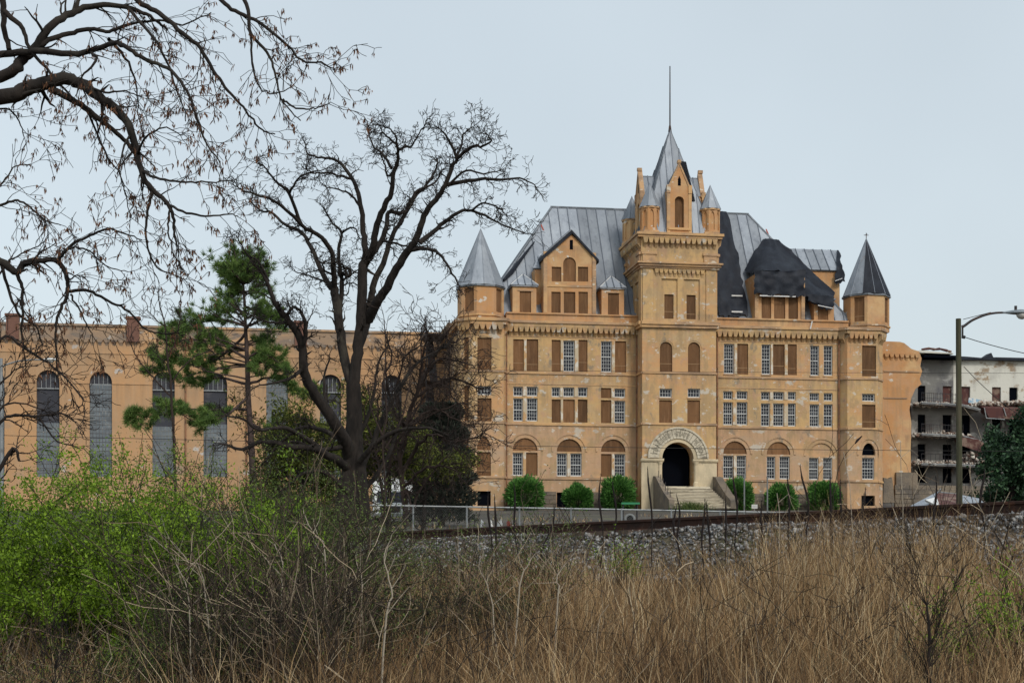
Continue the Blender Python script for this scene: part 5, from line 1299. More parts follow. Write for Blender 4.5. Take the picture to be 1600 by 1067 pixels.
for k, (py, pl_, pr_, nb) in enumerate(crownspec):
    i = min(range(len(P_)), key=lambda q: abs(P_[q].z-(W(0, py, 74).z-pn.location.z)))
    for _ in range(nb):
        sg = rnd.choice((-1, 1)); tgt = (pl_ if sg < 0 else pr_); reach = abs(tgt-384)*K3 if k else 55*K3
        reach = max(.7, min(reach, 4.2))*rnd.uniform(.55, 1.0)
        a = rnd.uniform(-.9, .9); d = Vector((sg*math.cos(a), math.sin(a), rnd.uniform(.05, .55) if k < 4 else rnd.uniform(-.1, .25)))
        pine_branch(P_[i]-Vector((0, 0, rnd.uniform(0, .4))), d.normalized(), reach, .05)
def pine_long(pts, r0):
    q_, rr_ = limb(ptr, [T(pn, a, b, c_, 74) for a, b, c_ in pts], r0*K3, .5*K3, 5, .02, 4)
    for k in range(len(q_)//4, len(q_)):
        for _ in range(rnd.choice((1, 2, 2))):
            d = (q_[min(k+1, len(q_)-1)]-q_[k-1]).normalized(); dd = (d+rv(.55)+Vector((0, 0, .12))).normalized(); pine_branch(q_[k], dd, rnd.uniform(.35, .75), .015)
for pl in ([(386,640,0),(340,640,.5),(290,640,.8),(240,650,1),(216,655,1)], [(386,600,0),(340,590,.5),(290,590,.8),(240,582,1)], [(386,560,0),(350,540,-.4),(300,530,-.8),(258,535,-1)], [(388,620,0),(350,650,-.6),(310,660,-.9),(270,640,-1)],
           [(388,600,0),(420,590,.3),(450,600,.6),(476,612,.7)], [(386,560,0),(410,550,0),(440,570,0)], [(384,510,0),(350,500,.3),(310,505,.5),(280,515,.6)], [(390,660,0),(430,680,.4),(460,690,.6)], [(384,480,0),(410,490,-.3),(425,500,-.4)], [(384,520,0),(340,560,.9),(290,570,1.2),(250,560,1.3)]):
    pine_long(pl, 2.6)
for _ in range(26):
    d = Vector((rnd.uniform(-1, 1), rnd.uniform(-1, 1), rnd.uniform(.2, 1))).normalized(); pine_branch(P_[-4], d, rnd.uniform(.8, 1.7), .04)
mb.build('trunk', 'pinebark', pn, smooth=True)
def needles(name, tf, per, ln, wd, m, parent, seed, spread=.12):
    r = np.random.default_rng(seed); c = np.array([tuple(p) for p, d in tf]); d0 = np.array([tuple(d) for p, d in tf]); n = len(c)*per
    c = np.repeat(c, per, 0)+r.normal(0, spread, (n, 3)); d = np.repeat(d0, per, 0)*.7+r.normal(0, .75, (n, 3)); d[:, 2] += .35; d /= np.linalg.norm(d, axis=1)[:, None]
    e = np.cross(d, r.normal(0, 1, (n, 3))); e /= np.linalg.norm(e, axis=1)[:, None]; l_ = ln*r.uniform(.6, 1.2, n)
    V_ = np.stack([c-e*wd/2, c+e*wd/2, c+d*l_[:, None]], 1).reshape(-1, 3)
    shade = np.repeat(r.random(len(tf)), per)*.5+r.random(n)*.5
    return npmesh(name, V_, 3, m, parent, np.repeat(shade, 3), np.arange(n*3).reshape(-1, 3), kind='stuff')
print('tufts', len(tufts))
needles('needle_tufts', tufts, 34, .27, .026, 'needle', pn, 3, .035)

# olive undergrowth trees between (behind the big trunk)
for k, (px, py, D, sp, nn_, lab) in enumerate(((470, 660, 66, 0, 11000, 'olive green leafy tree low behind the bare trunk, on its left'), (605, 650, 68, 0, 10000, 'olive green leafy tree low behind the bare trunk, on its right'), (510, 600, 72, 0, 8000, 'olive tree top showing just left of the bare trunk'), (425, 640, 76, 0, 7000, 'olive green tree right of the pine trunk, before the cell block'), (660, 690, 72, 0, 9000, 'dark olive tree inside the tangled twigs left of the evergreen'))):
    o_ = tree_root('understorey_tree', lab, px, D, 'tree', None); hz = W(px, py, D).z-o_.location.z
    mb = MB(); mb.tube([(0, 0, 0), (.1, 0, hz*.5), (0, .1, hz)], [.12, .08, .03], 6)
    tp_ = []
    for _ in range(30): grow(mb, Vector((0, 0, hz*rnd.uniform(.05, .95))), Vector((rnd.uniform(-1, 1), rnd.uniform(-1, 1), rnd.uniform(-.1, .8))), rnd.uniform(1, 1.9), .035, 1, par2, tp_)
    mb.build('trunk', 'twig', o_)
    c = np.array([tuple(p) for p, d in tp_]); r = np.random.default_rng(40+k); c = c[c[:, 2] > (3.1 if px in (605, 660) else .3)]; idx = r.integers(0, len(c), nn_)
    leaves('foliage', c[idx]+r.normal(0, .2, (nn_, 3)), .19, 'oldneedle', o_, 40+k, .3, .3, kind='stuff')

# ------------------------------------------------------------------ foreground tree, upper left
DF = 12.
ft = thing('overhanging_tree', 'nearby tree whose dark limbs with hanging brown seed clusters fill the upper left', 'tree', (-7.2, 12.6, G(-7.2, 12.6)))
KF = DF/F; mbF = MB(); ftips = []
def TF(px, py, dz=0): return W(px, py, DF+dz)-ft.location
trunk_top = TF(-600, 60, .6)
limb(mbF, [Vector((0, 0, -.2)), Vector((.05, 0, 1.2)), Vector((.2, -.05, 2.4)), TF(-700, 300, .6), trunk_top], .30, .2, 10, .01, 4)
FL = [
 ([(-640,260,.6),(-300,200,.3),(0,152,0),(36,141,0),(71,130,0),(103,123,0),(128,132,0),(157,153,-.1),(185,175,-.1),(203,200,-.2),(214,242,-.2),(224,278,-.3),(249,306,-.3),(267,328,-.4),(271,356,-.4),(277,385,-.4)], 15, 1.2, .12),
 ([(78,139,0),(118,160,.1),(153,185,.1),(189,214,.2),(210,239,.2),(221,270,.2),(221,298,.2)], 6, 1.4, .3),
 ([(-640,200,.5),(-200,170,.4),(0,121,.2),(32,96,.2),(53,77,.2),(82,39,.2),(118,18,.3),(153,9,.3),(200,12,.3),(235,25,.3),(262,48,.4)], 12, 1.8, .4),
 ([(-500,60,.8),(-100,90,.5),(18,84,.2),(53,80,.1),(107,84,0),(142,80,0),(178,68,-.2),(203,78,-.3),(232,96,-.3),(267,110,-.4),(292,142,-.5),(306,178,-.5),(321,221,-.5),(344,253,-.6)], 7, 1.0, .35),
 ([(100,-160,.4),(160,-60,.4),(214,0,.3),(249,21,.3),(285,52,.2),(313,75,.2),(338,118,.2),(360,146,.2),(385,175,.2),(410,203,.2),(430,210,.2)], 5.5, 1.0, .35),
 ([(250,-140,.2),(310,-50,.2),(345,0,0),(374,21,0),(410,39,0),(445,68,-.1),(470,93,-.1),(506,100,-.2),(523,110,-.2)], 4.5, .9, .35),
 ([(340,-60,0),(385,7,0),(392,53,0),(417,82,0),(431,121,0),(442,160,0),(470,189,0)], 3.8, .8, .4),
 ([(392,53,0),(394,100,0),(408,140,0),(432,146,0),(458,134,0)], 2, .7, .2),
 ([(442,155,0),(460,168,0),(484,171,0),(505,166,0),(517,160,0)], 1.8, .7, .9),
 ([(-30,-60,.2),(4,0,.2),(5,40,.2),(14,78,.2)], 6, 4, .7),
 ([(7,18,.1),(36,46,.1),(46,75,.1),(78,114,.1),(107,146,.1),(150,190,0)], 4.5, 1, .5),
 ([(53,78,.2),(71,66,.2),(107,53,.3),(142,46,.3),(171,50,.3),(200,39,.3),(249,32,.4),(285,40,.4),(330,20,.4)], 5, .9, .3),
 ([(142,80,0),(150,95,-.2),(128,120,-.2),(118,150,-.2)], 3, .8, .3),
 ([(170,62,0),(190,82,.3),(205,110,.4),(214,140,.4),(216,180,.4)], 3, .8, .3),
 ([(136,170,.1),(150,205,.2),(165,238,.2),(188,275,.3),(198,310,.3),(205,340,.3)], 2, .7, .2),
 ([(214,242,-.2),(228,215,-.4),(255,200,-.5),(285,212,-.5)], 2.2, .7, .3),
 ([(224,268,-.3),(250,280,-.6),(290,285,-.8),(330,285,-.9),(365,282,-1)], 2.4, .7, .3),
 ([(258,318,-.3),(285,330,-.5),(320,338,-.6),(355,335,-.6),(372,338,-.6)], 2.4, .7, .3),
 ([(240,300,-.3),(230,330,-.3),(228,370,-.3),(240,410,-.2),(258,425,-.2),(290,437,-.2)], 2.6, .8, .5),
 ([(267,328,-.4),(262,350,-.5),(268,385,-.6),(282,420,-.6)], 2, .7, .3),
 ([(200,14,.3),(240,60,.1),(262,100,0),(280,150,0),(290,190,0)], 3, .8, .3),
 ([(118,18,.3),(130,-10,.3),(170,-30,.3)], 4, 2, 1),
 ([(128,132,0),(165,145,-.2),(195,142,-.3),(215,150,-.3)], 2.2, .8, .3),
 # lower-left limbs of the same tree
 ([(-700,380,.4),(-300,395,.2),(-60,395,0),(0,409,0),(25,425,0),(39,411,0),(62,407,0),(90,409,0),(104,434,0),(105,456,0),(96,482,0),(87,507,0),(88,545,0),(90,590,0)], 8, 1.2, .3),
 ([(90,406,0),(112,383,0),(140,368,0),(169,359,0),(197,366,0),(222,375,0)], 3.2, .8, .2),
 ([(105,455,0),(140,455,0),(169,470,0),(202,487,0),(225,513,0),(253,521,0),(280,520,0)], 2.8, .8, .2),
 ([(25,425,0),(34,448,0),(35,482,0),(34,521,0),(40,570,0)], 3.5, 1.2, .2),
 ([(2,412,.1),(14,454,.1),(31,493,.1),(56,510,.1),(66,540,.1)], 3, 1, .2),
 ([(-60,340,.3),(0,321,.2),(28,313,.2),(50,327,.2),(70,344,.2),(95,352,.2)], 2.8, .8, .2),
 ([(-40,310,.3),(0,290,.2),(20,262,.2),(50,258,.2)], 2, .7, .2),
 ([(-40,470,.2),(5,420,.2),(18,405,.2),(60,385,.2),(75,370,.2)], 2, .7, .2),
 ([(90,406,0),(112,388,-.1),(140,392,-.1),(165,415,-.1),(200,425,-.1)], 2, .7, .2),
 ([(110,460,0),(125,485,0),(137,510,0),(145,525,0)], 1.8, .7, .3),
 ([(105,440,0),(120,430,.1),(140,440,.1)], 1.5, .7, .3),
 ([(-40,180,.1),(10,170,.1),(30,190,.1),(38,215,.1)], 2, .7, .1),
]
parF = dict(seg=.05, wiggle=.20, up=-.04, n=[1, 2, 2], ang=.7, shrink=.62, rmin=.0022)
for pts, r0, r1, st_ in FL:
    P_, rr = limb(mbF, [TF(*p) for p in pts], r0*KF, r1*KF, 8, .004, 5)
    Lt = len(P_)
    for k in range(int(Lt*st_), Lt):
        if P_[k].x < -0.2+(-ft.location.x-3.9): continue
        if rnd.random() < .58:
            d = (P_[k]-P_[k-1]).normalized(); d.rotate(Matrix.Rotation(rnd.uniform(.4, 1.2), 3, d.cross(rv()).normalized())); d.x += .12
            grow(mbF, P_[k], d, rnd.uniform(.10, .33), max(.003, rr[k]*.4), 2 if rnd.random() < .55 else 1, parF, ftips)
mbF.build('limbs', 'bark', ft, smooth=True)
print('fg tree', len(mbF.f), len(ftips))
r = np.random.default_rng(5); c = np.array([tuple(p) for p, d in ftips]); keep = r.random(len(c)) < .5; c = c[keep]
per = 4; n = len(c)*per; c = np.repeat(c, per, 0)+r.normal(0, .006, (len(c)*per, 3)); d = r.normal(0, .32, (n, 3)); d[:, 2] = -1; d /= np.linalg.norm(d, axis=1)[:, None]
e = np.cross(d, r.normal(0, 1, (n, 3))); e /= np.linalg.norm(e, axis=1)[:, None]; l_ = r.uniform(.02, .055, n)[:, None]; w = .0045
V_ = np.stack([c, c+d*l_*.4+e*w, c+d*l_, c+d*l_*.5-e*w], 1).reshape(-1, 3)
npmesh('seed_cluster', V_, 4, 'catkin', ft, np.repeat(r.random(n), 4), np.arange(n*4).reshape(-1, 4), kind='stuff')

# small bare trees at the left, beyond the bushes
def bare(name, label, px, D, limbs_, m='twigred', par_=None, leaf=None):
    o_ = tree_root(name, label, px, D); mb = MB(); tps = []
    for pts, r0, r1 in limbs_:
        P_, rr = limb(mb, [T(o_, a, b, c_, D) for a, b, c_ in pts], r0*D/F, r1*D/F, 6, .01, 4)
        for k in range(3, len(P_)):
            if rnd.random() < .6:
                d = (P_[k]-P_[k-1]).normalized(); d.rotate(Matrix.Rotation(rnd.uniform(.4, 1.2), 3, d.cross(rv()).normalized())); d.z += .15
                grow(mb, P_[k], d, rnd.uniform(.4, 1.)*D/45, max(.01, rr[k]*.5), 2, par_, tps)
    mb.build('branches', m, o_, smooth=True)
    return o_, tps
pS = dict(seg=.1, wiggle=.24, up=.02, n=[2, 2, 3], ang=.75, shrink=.6, rmin=.006)
bare('bare_sapling', 'thin bare tree with fine twigs against the cell block, right of the brick chimney', 262, 40,
     [([(275,800,0),(272,700,0),(268,620,0),(262,560,0),(258,510,0),(250,480,0),(245,455,0)], 2.6, .8), ([(268,620,0),(240,590,.2),(215,560,.3),(200,530,.3)], 1.6, .7), ([(266,600,0),(300,560,0),(330,548,.3)], 1.4, .7), ([(262,560,0),(278,520,0),(282,480,0)], 1.4, .6), ([(258,510,0),(235,490,0),(226,470,0)], 1.2, .5)], 'twigred', pS)
bare('bare_tree', 'low dark bare tree at the left edge with limbs arching over the cell block windows', 5, 30,
     [([(-30,800,0),(-5,740,0),(20,700,0),(30,720,0)], 5, 2.2), ([(-30,760,0),(-20,700,0),(0,660,0),(24,648,0),(61,650,0),(95,645,.2),(120,660,.2)], 4.2, 1), ([(-20,700,0),(0,640,0),(30,630,0),(70,640,0)], 2.5, .8), ([(-30,640,0),(0,531,0),(37,543,0),(68,563,0),(97,585,0),(122,614,0),(132,636,0)], 3.2, .8), ([(-40,650,0),(0,600,0),(30,575,0),(60,572,0)], 2, .7), ([(61,650,0),(90,690,0),(130,700,0)], 2, .7)], 'twig', pS)

bare('bare_sapling', 'pale twiggy bush-like tree rising between the big trunk and the tangled tree', 600, 57,
     [([(600,815,0),(602,760,0),(598,700,0),(604,640,0),(600,590,0),(603,545,0),(600,500,0)], 2, .8), ([(602,700,0),(625,660,0),(640,600,0),(642,560,0)], 1.6, .7), ([(598,680,0),(580,640,0),(575,600,0)], 1.6, .7)], 'twigred', par2)

# right broadleaf tree
rt = tree_root('leafy_tree', 'dark green leafy tree before the ruins at the right edge', 1582, 118)
mb = MB(); mb.tube([(0, 0, 0), (0, 0, 2), (.2, 0, 5.6)], [.3, .22, .1], 8); tps = []
for _ in range(40): grow(mb, Vector((0, 0, rnd.uniform(1., 5.8))), Vector((rnd.uniform(-1, 1), rnd.uniform(-1, 1), rnd.uniform(-.1, 1.))), rnd.uniform(1., 2.), .06, 1, par2, tps)
mb.build('trunk', 'bark', rt)
c = np.array([tuple(p) for p, d in tps]); r = np.random.default_rng(17); idx = r.integers(0, len(c), 20000)
leaves('crown', c[idx]+r.normal(0, .27, (20000, 3)), .26, 'treeleaf', rt, 17, .1, .6, kind='stuff')

# ------------------------------------------------------------------ six clipped shrubs along the facade
shr = [(820, 742, 798, 31, 'largest rounded shrub under the left wing, beside the boarded arch'), (903, 755, 799, 23, 'small rounded shrub under the middle arch of the left wing'), (965, 741, 800, 27, 'rounded shrub just left of the entrance tower'),
       (1151, 745, 801, 26, 'rounded shrub just right of the entrance stairs'), (1221, 753, 802, 24, 'rounded shrub under the middle arch of the right wing'), (1288, 750, 803, 27, 'rounded shrub half hidden by dry stalks near the right turret')]
for k, (px, pt_, pb, hw, lab) in enumerate(shr):
    x_, z_ = L(px, 800, -2.2); wx = OX+x_*cT+2.2*sT; wy = OY+x_*sT-2.2*cT
    o_ = thing('shrub', lab, 'shrub', (wx, wy, G(wx, wy)-.1), rnd.uniform(0, 6), 'green shrubs along the facade')
    sc_ = wy/F; rx = hw*sc_*.93; top = CZ+(HZ-pt_-4)*sc_-o_.location.z
    mb = MB()
    for _ in range(9):
        a = rnd.uniform(0, 6.28); mb.tube([(0, 0, 0), (rx*.4*math.cos(a), rx*.4*math.sin(a), top*.5), (rx*.7*math.cos(a), rx*.7*math.sin(a), top*.8)], [.05, .035, .01], 4)
    mb.build('stems', 'twig', o_)
    r = np.random.default_rng(60+k); n = 9000; d = r.normal(0, 1, (n, 3)); d /= np.linalg.norm(d, axis=1)[:, None]
    lump = r.uniform(.86, 1.16, n)+.16*np.sin(d[:, 0]*5+k)*np.cos(d[:, 2]*4+k*2)+.08*np.sin(d[:, 1]*9+k)
    rr_ = r.uniform(.62, 1, n)**.6*lump; c = top*.5
    pos = d*rr_[:, None]*np.array([rx*.9, rx*.9, c*.93]); pos[:, 2] += c*.98
    ow = d.copy(); ow[:, 2] += .35
    leaves('foliage', pos, .30, 'bushleaf', o_, 60+k, .3, .28, outward=ow, kind='stuff')
# green grass tuft by the stairs
def at_xy(px, D): return (px-800)/F*D
def tuft(label, px, D, w, h, n, m='tuft', cat='grass', seed=1, wd=.03):
    r = np.random.default_rng(seed); x0_ = at_xy(px, D); b = np.stack([x0_+r.normal(0, w, n), D+r.normal(0, w, n), np.zeros(n)], -1); b[:, 2] = gz(b[:, 0], b[:, 1])-.02
    o_ = blades('grass_tuft', b, h*r.uniform(.5, 1.1, n), np.full(n, wd), np.stack([r.normal(0, h*.3, n), r.normal(0, h*.3, n), np.full(n, .1)], -1), m, seed=seed, kind='stuff')
    o_['label'] = label; o_['category'] = cat; return o_
tuft('green grass growing at the foot of the entrance stairs', 1080, 138, .55, .9, 700, seed=3, wd=.06)
# lot grass behind the rail
n = 14000; r = np.random.default_rng(77); D_ = r.uniform(36, 125, n)**1; px_ = r.uniform(500, 1650, n); xx = (px_-800)/F*D_
b = np.stack([xx, D_, gz(xx, D_)], -1); cl = (np.sin(xx*.7)+np.sin(D_*.35+xx*.2)+r.normal(0, .5, n)) > .6; b = b[cl]; n = len(b)
o_ = blades('lot_grass', b, r.uniform(.1, .35, n), np.full(n, .05), np.stack([r.normal(0, .1, n), r.normal(0, .1, n), np.full(n, .1)], -1), 'grass', seg=2, seed=9, kind='stuff')

# ------------------------------------------------------------------ chain link fence
fA, fB = (560, 60.), (1345, 66.)
f0 = Vector((at_xy(fA[0], fA[1]), fA[1], 0)); f1 = Vector((at_xy(fB[0], fB[1]), fB[1], 0)); fl = (f1-f0).length; fd = (f1-f0)/fl
fn = thing('chain_link_fence', 'low chain-link fence with a pale top rail beyond the railway track', 'fence', tuple(f0))
def fz_top(t): 
    px = fA[0]+(fB[0]-fA[0])*t; py = 789+(803-789)*t; p = f0+(f1-f0)*t; return CZ+(HZ-py)/F*p.y
mb = MB(); mb.tube([f0+fd*fl*k/8-fn.location+Vector((0, 0, fz_top(k/8))) for k in range(9)], .032, 5); mb.build('top_rail', 'galv', fn)
npst = 10
for k in range(npst+1):
    t_ = k/npst; p = f0+fd*fl*t_; g_ = G(p.x, p.y); mb = MB(); q_ = p-fn.location; mb.tube([q_+Vector((0, 0, g_-.2)), q_+Vector((0, 0, fz_top(t_)+.05))], .035, 6); mb.build('post', 'galv', fn)
mb = MB(); stp = .085; nn_ = int(fl/stp)
for k in range(nn_):
    for sg in (-1, 1):
        a0_ = k*stp; p = f0+fd*a0_; zt_ = fz_top(a0_/fl); g_ = G(p.x, p.y)-.02; hgt = zt_-g_; a1_ = a0_+sg*hgt*.9
        if a1_ < 0 or a1_ > fl: continue
        q0 = p-fn.location+Vector((0, 0, zt_)); q1 = f0+fd*a1_-fn.location+Vector((0, 0, g_)); w_ = Vector((0, 0, .0016))
        mb.poly([q0-w_, q0+w_, q1+w_, q1-w_])
mb.build('chain_mesh', 'pipegrey', fn, kind='stuff')
for px, D, h_ in ((1163, 95, 742), (1199, 95, 746)):
    x_ = at_xy(px, D); o_ = thing('steel_post', 'tall thin galvanised post in front of the shrubs right of the stairs, ' + ('the left one' if px < 1180 else 'the right one'), 'post', (x_, D, G(x_, D)))
    mb = MB(); z1_ = W(px, h_, D).z-o_.location.z; mb.tube([(0, 0, -.2), (0, 0, z1_)], .04, 6); mb.build('pole', 'pipegrey', o_); mb = MB(); mb.tube([(0, 0, z1_), (0, 0, z1_+.06)], .055, 6); mb.build('cap', 'galv', o_)

# ------------------------------------------------------------------ white box truck behind the trunk
x_ = at_xy(611, 105); tk = thing('box_truck', 'white box truck parked behind the bare tree trunk, its front towards the road', 'truck', (x_, 105, G(x_, 105)))
mb = MB(); mb.box(-1.2, 1.2, .9, 5.2, .75, 2.85); mb.build('cargo_box', 'white', tk)
mb = MB(); mb.slab([(-1.0, -.9, .5), (-1.0, -.9, 1.15), (-1.0, -.1, 1.25), (-1.0, .25, 2.0), (-1.0, .88, 2.05), (-1.0, .88, .5)], (2.0, 0, 0)); cab = mb.build('cab', 'white', tk)
mb = MB(); mb.poly([(-.88, -.12, 1.29), (.88, -.12, 1.29), (.8, .21, 1.95), (-.8, .21, 1.95)]); mb.build('windscreen', 'glass', cab)
mb = MB(); mb.box(-.6, .6, -.93, -.9, .65, 1.0); mb.build('grille', 'iron', cab)
for sx in (-.8, .8): mb = MB(); mb.tube([(sx, -.95, .85), (sx, -.9, .85)], .13, 10); mb.build('headlight', 'lens', cab)
for sx in (-1.05, 1.05): mb = MB(); mb.slab([(sx, .3, 1.3), (sx, .8, 1.3), (sx, .8, 1.85), (sx, .45, 1.85)], (.01 if sx > 0 else -.01, 0, 0)); mb.build('side_window', 'glass', cab)
mb = MB(); mb.box(-1.05, 1.05, -1.05, -.9, .38, .58); mb.build('bumper', 'galv', tk)
for sx in (-1, 1):
    for y_ in (-.2, 3.9):
        mb = MB(); mb.tube([(sx*.72, y_, .42), (sx*1.02, y_, .42)], .42, 16); wh = mb.build('wheel', 'rubber', tk); mb = MB(); mb.tube([(sx*1.02, y_, .42), (sx*1.05, y_, .42)], .22, 12); mb.build('rim', 'galv', wh)
    mb = MB(); mb.box(sx*1.2-.06, sx*1.2+.06, -.1, -.05, 1.3, 1.75); mb.build('mirror', 'iron', tk)

# ------------------------------------------------------------------ crumpled sheet metal and other things on the lot
def crumple(rg_, w, d, h, n=7, amp=.25):
    mb = MB(); pts = {}
    for i in range(n+1):
        for j in range(4):
            pts[i, j] = (w*(i/n-.5)+rg_.uniform(-amp, amp)*.4, d*(j/3-.5), h*(.5+.5*math.sin(i*1.9+j))*rg_.uniform(.3, 1)+.02)
    for k_, v in pts.items(): pass
    ids = {k_: q for q, k_ in enumerate(pts)}; mb.v = list(pts.values())
    for i in range(n):
        for j in range(3): mb.f.append((ids[i, j], ids[i+1, j], ids[i+1, j+1], ids[i, j+1]))
    return mb
rq = random.Random(9)
wr = thing('scrap_pile', 'crumpled white and red sheet metal heaped beyond the track', 'scrap pile', (at_xy(784, 82), 82, G(at_xy(784, 82), 82)))
for k, (dx, m_, w, h) in enumerate(((-.5, 'white', .9, 1.0), (.05, 'white', 1.3, .65), (-.15, 'redpaint', .7, .4), (.55, 'redpaint', .35, .95), (.45, 'white', 1.0, .5), (.9, 'white', .9, .2), (-.3, 'white', .8, .8))):
    mb = crumple(rq, w, .7, h); o_ = mb.build('crumpled_panel', m_, wr); o_.location = (dx, rq.uniform(-.3, .3), .0); o_.rotation_euler = (rq.uniform(-.2, .2), rq.uniform(-.35, .35), rq.uniform(-.4, .4))
wr = thing('scrap_metal', 'small heap of bent white metal right of the red and white scrap', 'scrap', (at_xy(855, 82), 82, G(at_xy(855, 82), 82)))
for k in range(4):
    mb = MB(); mb.tube([(rq.uniform(-.3, 0), 0, 0), (rq.uniform(-.35, 0), 0, rq.uniform(.4, .7)), (rq.uniform(0, .5), .1, rq.uniform(.2, .4))], .04, 4); mb.build('bent_tube', 'white', wr)
mb = crumple(rq, .8, .3, .3); mb.build('crumpled_panel', 'white', wr)
ct = thing('garden_table', 'low green table standing on the lot before the shrub left of the stairs', 'table', (at_xy(985, 105), 105, G(at_xy(985, 105), 105)))
zt_ = W(985, 785, 105).z-ct.location.z
mb = MB(); mb.box(-.55, .55, -.3, .3, zt_-.12, zt_); mb.build('tabletop', 'green', ct)
for a in (-.45, .4):
    for b_ in (-.22, .22): mb = MB(); mb.tube([(a, b_, 0), (a, b_, zt_-.12)], .04, 5); mb.build('leg', 'iron', ct)
ty = thing('leaning_tyre', 'pale ringed tyre leaning under the green table', 'tyre', (at_xy(984, 103), 103, G(at_xy(984, 103), 103)))
mb = MB(); cc = [Vector((.27*math.cos(q_*math.pi/9), .05*math.sin(q_*math.pi/9), .36+.27*math.sin(q_*math.pi/9))) for q_ in range(19)]; mb.tube(cc, .08, 8, cap=False); mb.build('tread', 'pipegrey', ty, smooth=True)
mb = MB(); mb.poly([c_+Vector((0, .03, 0)) for c_ in cc[:18]]); mb.build('hub', 'rubber', ty)
sg_ = thing('notice_board', 'small white notice low on the stone wall right of the stairs', 'sign', (at_xy(1179, 143), 143, G(at_xy(1179, 143), 143)))
z_ = W(1179, 791, 143).z-sg_.location.z
mb = MB(); mb.box(-.24, .24, -.02, .02, z_-.16, z_+.16); mb.build('panel', 'sign', sg_); mb = MB(); mb.box(-.03, .03, .02, .06, 0, z_); mb.build('stake', 'galv', sg_); mb = MB(); [mb.box(-.18, .18, -.026, -.021, z_+q_, z_+q_+.02) for q_ in (-.06, .0, .06)]; mb.build('faint_line', 'galv', sg_)

# ------------------------------------------------------------------ street lamps, wires
def lamp(label, px, D, pyt, arm, head, m_pole, r0, m_arm, scale=1.):
    x_ = at_xy(px, D); o_ = thing('street_lamp', label, 'street lamp', (x_, D, G(x_, D)))
    Q = lambda a, b: W(a, b, D)-o_.location
    mb = MB(); mb.tube([(0, 0, -.3), (0, 0, 2), Q(px-1.5, pyt)], [r0*1.15, r0*1.1, r0*.92], 12); mb.build('pole', m_pole, o_, smooth=False)
    mb = MB(); P_, rr = limb(mb, [Q(*a) for a in arm], .045*scale, .032*scale, 7, 0, 4); mb.build('arm', m_arm, o_, smooth=True)
    hx = Q(*head[0]); L_ = head[1]*D/F; mb = MB()
    prof = [(0, .04, .03), (.12, .05, .05), (.3, .13, .08), (.55, .19, .11), (.8, .18, .10), (.95, .11, .07), (1, .03, .03)]
    n = 10; i0 = 0
    for u, w_, h_ in prof:
        for j in range(n):
            a = 2*math.pi*j/n; sc_ = L_/.9; zc_ = math.sin(a)*h_*sc_; mb.v.append((hx.x+u*L_, hx.y+math.cos(a)*w_*sc_, hx.z+(zc_ if zc_ > 0 else zc_*.35)-.02*u))
    for k in range(len(prof)-1):
        for j in range(n): mb.f.append((k*n+j, k*n+(j+1) % n, (k+1)*n+(j+1) % n, (k+1)*n+j))
    mb.f.append(tuple(range(n))); mb.f.append(tuple((len(prof)-1)*n+j for j in range(n-1, -1, -1)))
    hd = mb.build('lamp_head', 'lampmetal' if m_pole == 'wood' else 'white', o_, smooth=True)
    mb = MB(); cx_ = hx.x+L_*.62; mb.tube([(cx_, hx.y, hx.z-.0*L_), (cx_, hx.y, hx.z-.10*L_), (cx_, hx.y, hx.z-.17*L_), (cx_, hx.y, hx.z-.2*L_)], [.18*L_, .17*L_, .11*L_, .02*L_], 12); mb.build('lens', 'lens', hd, smooth=True)
    mb = MB(); cx_ = hx.x+L_*.42; mb.tube([(cx_, hx.y, hx.z+.08*L_), (cx_, hx.y, hx.z+.22*L_)], .035*L_*1.3, 8); mb.build('photocell', 'iron', hd)
    return o_, Q
lo_, Q = lamp('street lamp with a mossy wooden pole and curved arm, at the right', 1499, 52, 498, [(1503, 511), (1507, 509), (1520, 500), (1540, 492), (1556, 489), (1570, 488.5)], ((1566, 489), 50), 'wood', .085, 'iron')
mb = MB(); mb.tube([Q(1505, 499), Q(1548, 488)], .012, 4); mb.build('stay_wire', 'wire', lo_)
mb = MB(); mb.tube([Q(1504, 508), Q(1504, 526)], .03, 5); mb.tube([Q(1503, 526), Q(1508, 527)], .05, 6); mb.build('insulator_bracket', 'iron', lo_)
lo2, Q2 = lamp('street lamp with a pale arm and white head before the cell block, at the left', 3, 85, 560, [(5, 572), (12, 569), (30, 564), (50, 562), (66, 562.5)], ((64, 562), 26), 'galv', .09, 'galv')
def wire(label, pts, rad):
    mb = MB(); P_ = [Vector(p) for p in pts]; mb.tube(P_, rad, 4); o_ = mb.build('overhead_wire', 'wire', None); tag(o_, label, 'wire')
def cat(a, b, sag, n=14):
    a = Vector(a); b = Vector(b); return [a.lerp(b, k/n)-Vector((0, 0, sag*4*(k/n)*(1-k/n))) for k in range(n+1)]
wire('thin cable running off right from the lamp pole', cat(W(1508, 527, 52), W(1800, 575, 46), .2), .014)
wire('long thin cable crossing the ground-floor arches of the building', cat(W(-300, 672, 90), W(1900, 706, 96), .25), .018)
wire('thin cable crossing the upper wall of the cell block and building', cat(W(-300, 563, 92), W(1900, 583, 98), .2), .012)
wire('thin slack cable hanging across the whitewashed ruins', cat(W(1506, 573, 52.3), W(1700, 690, 60), .5), .010)

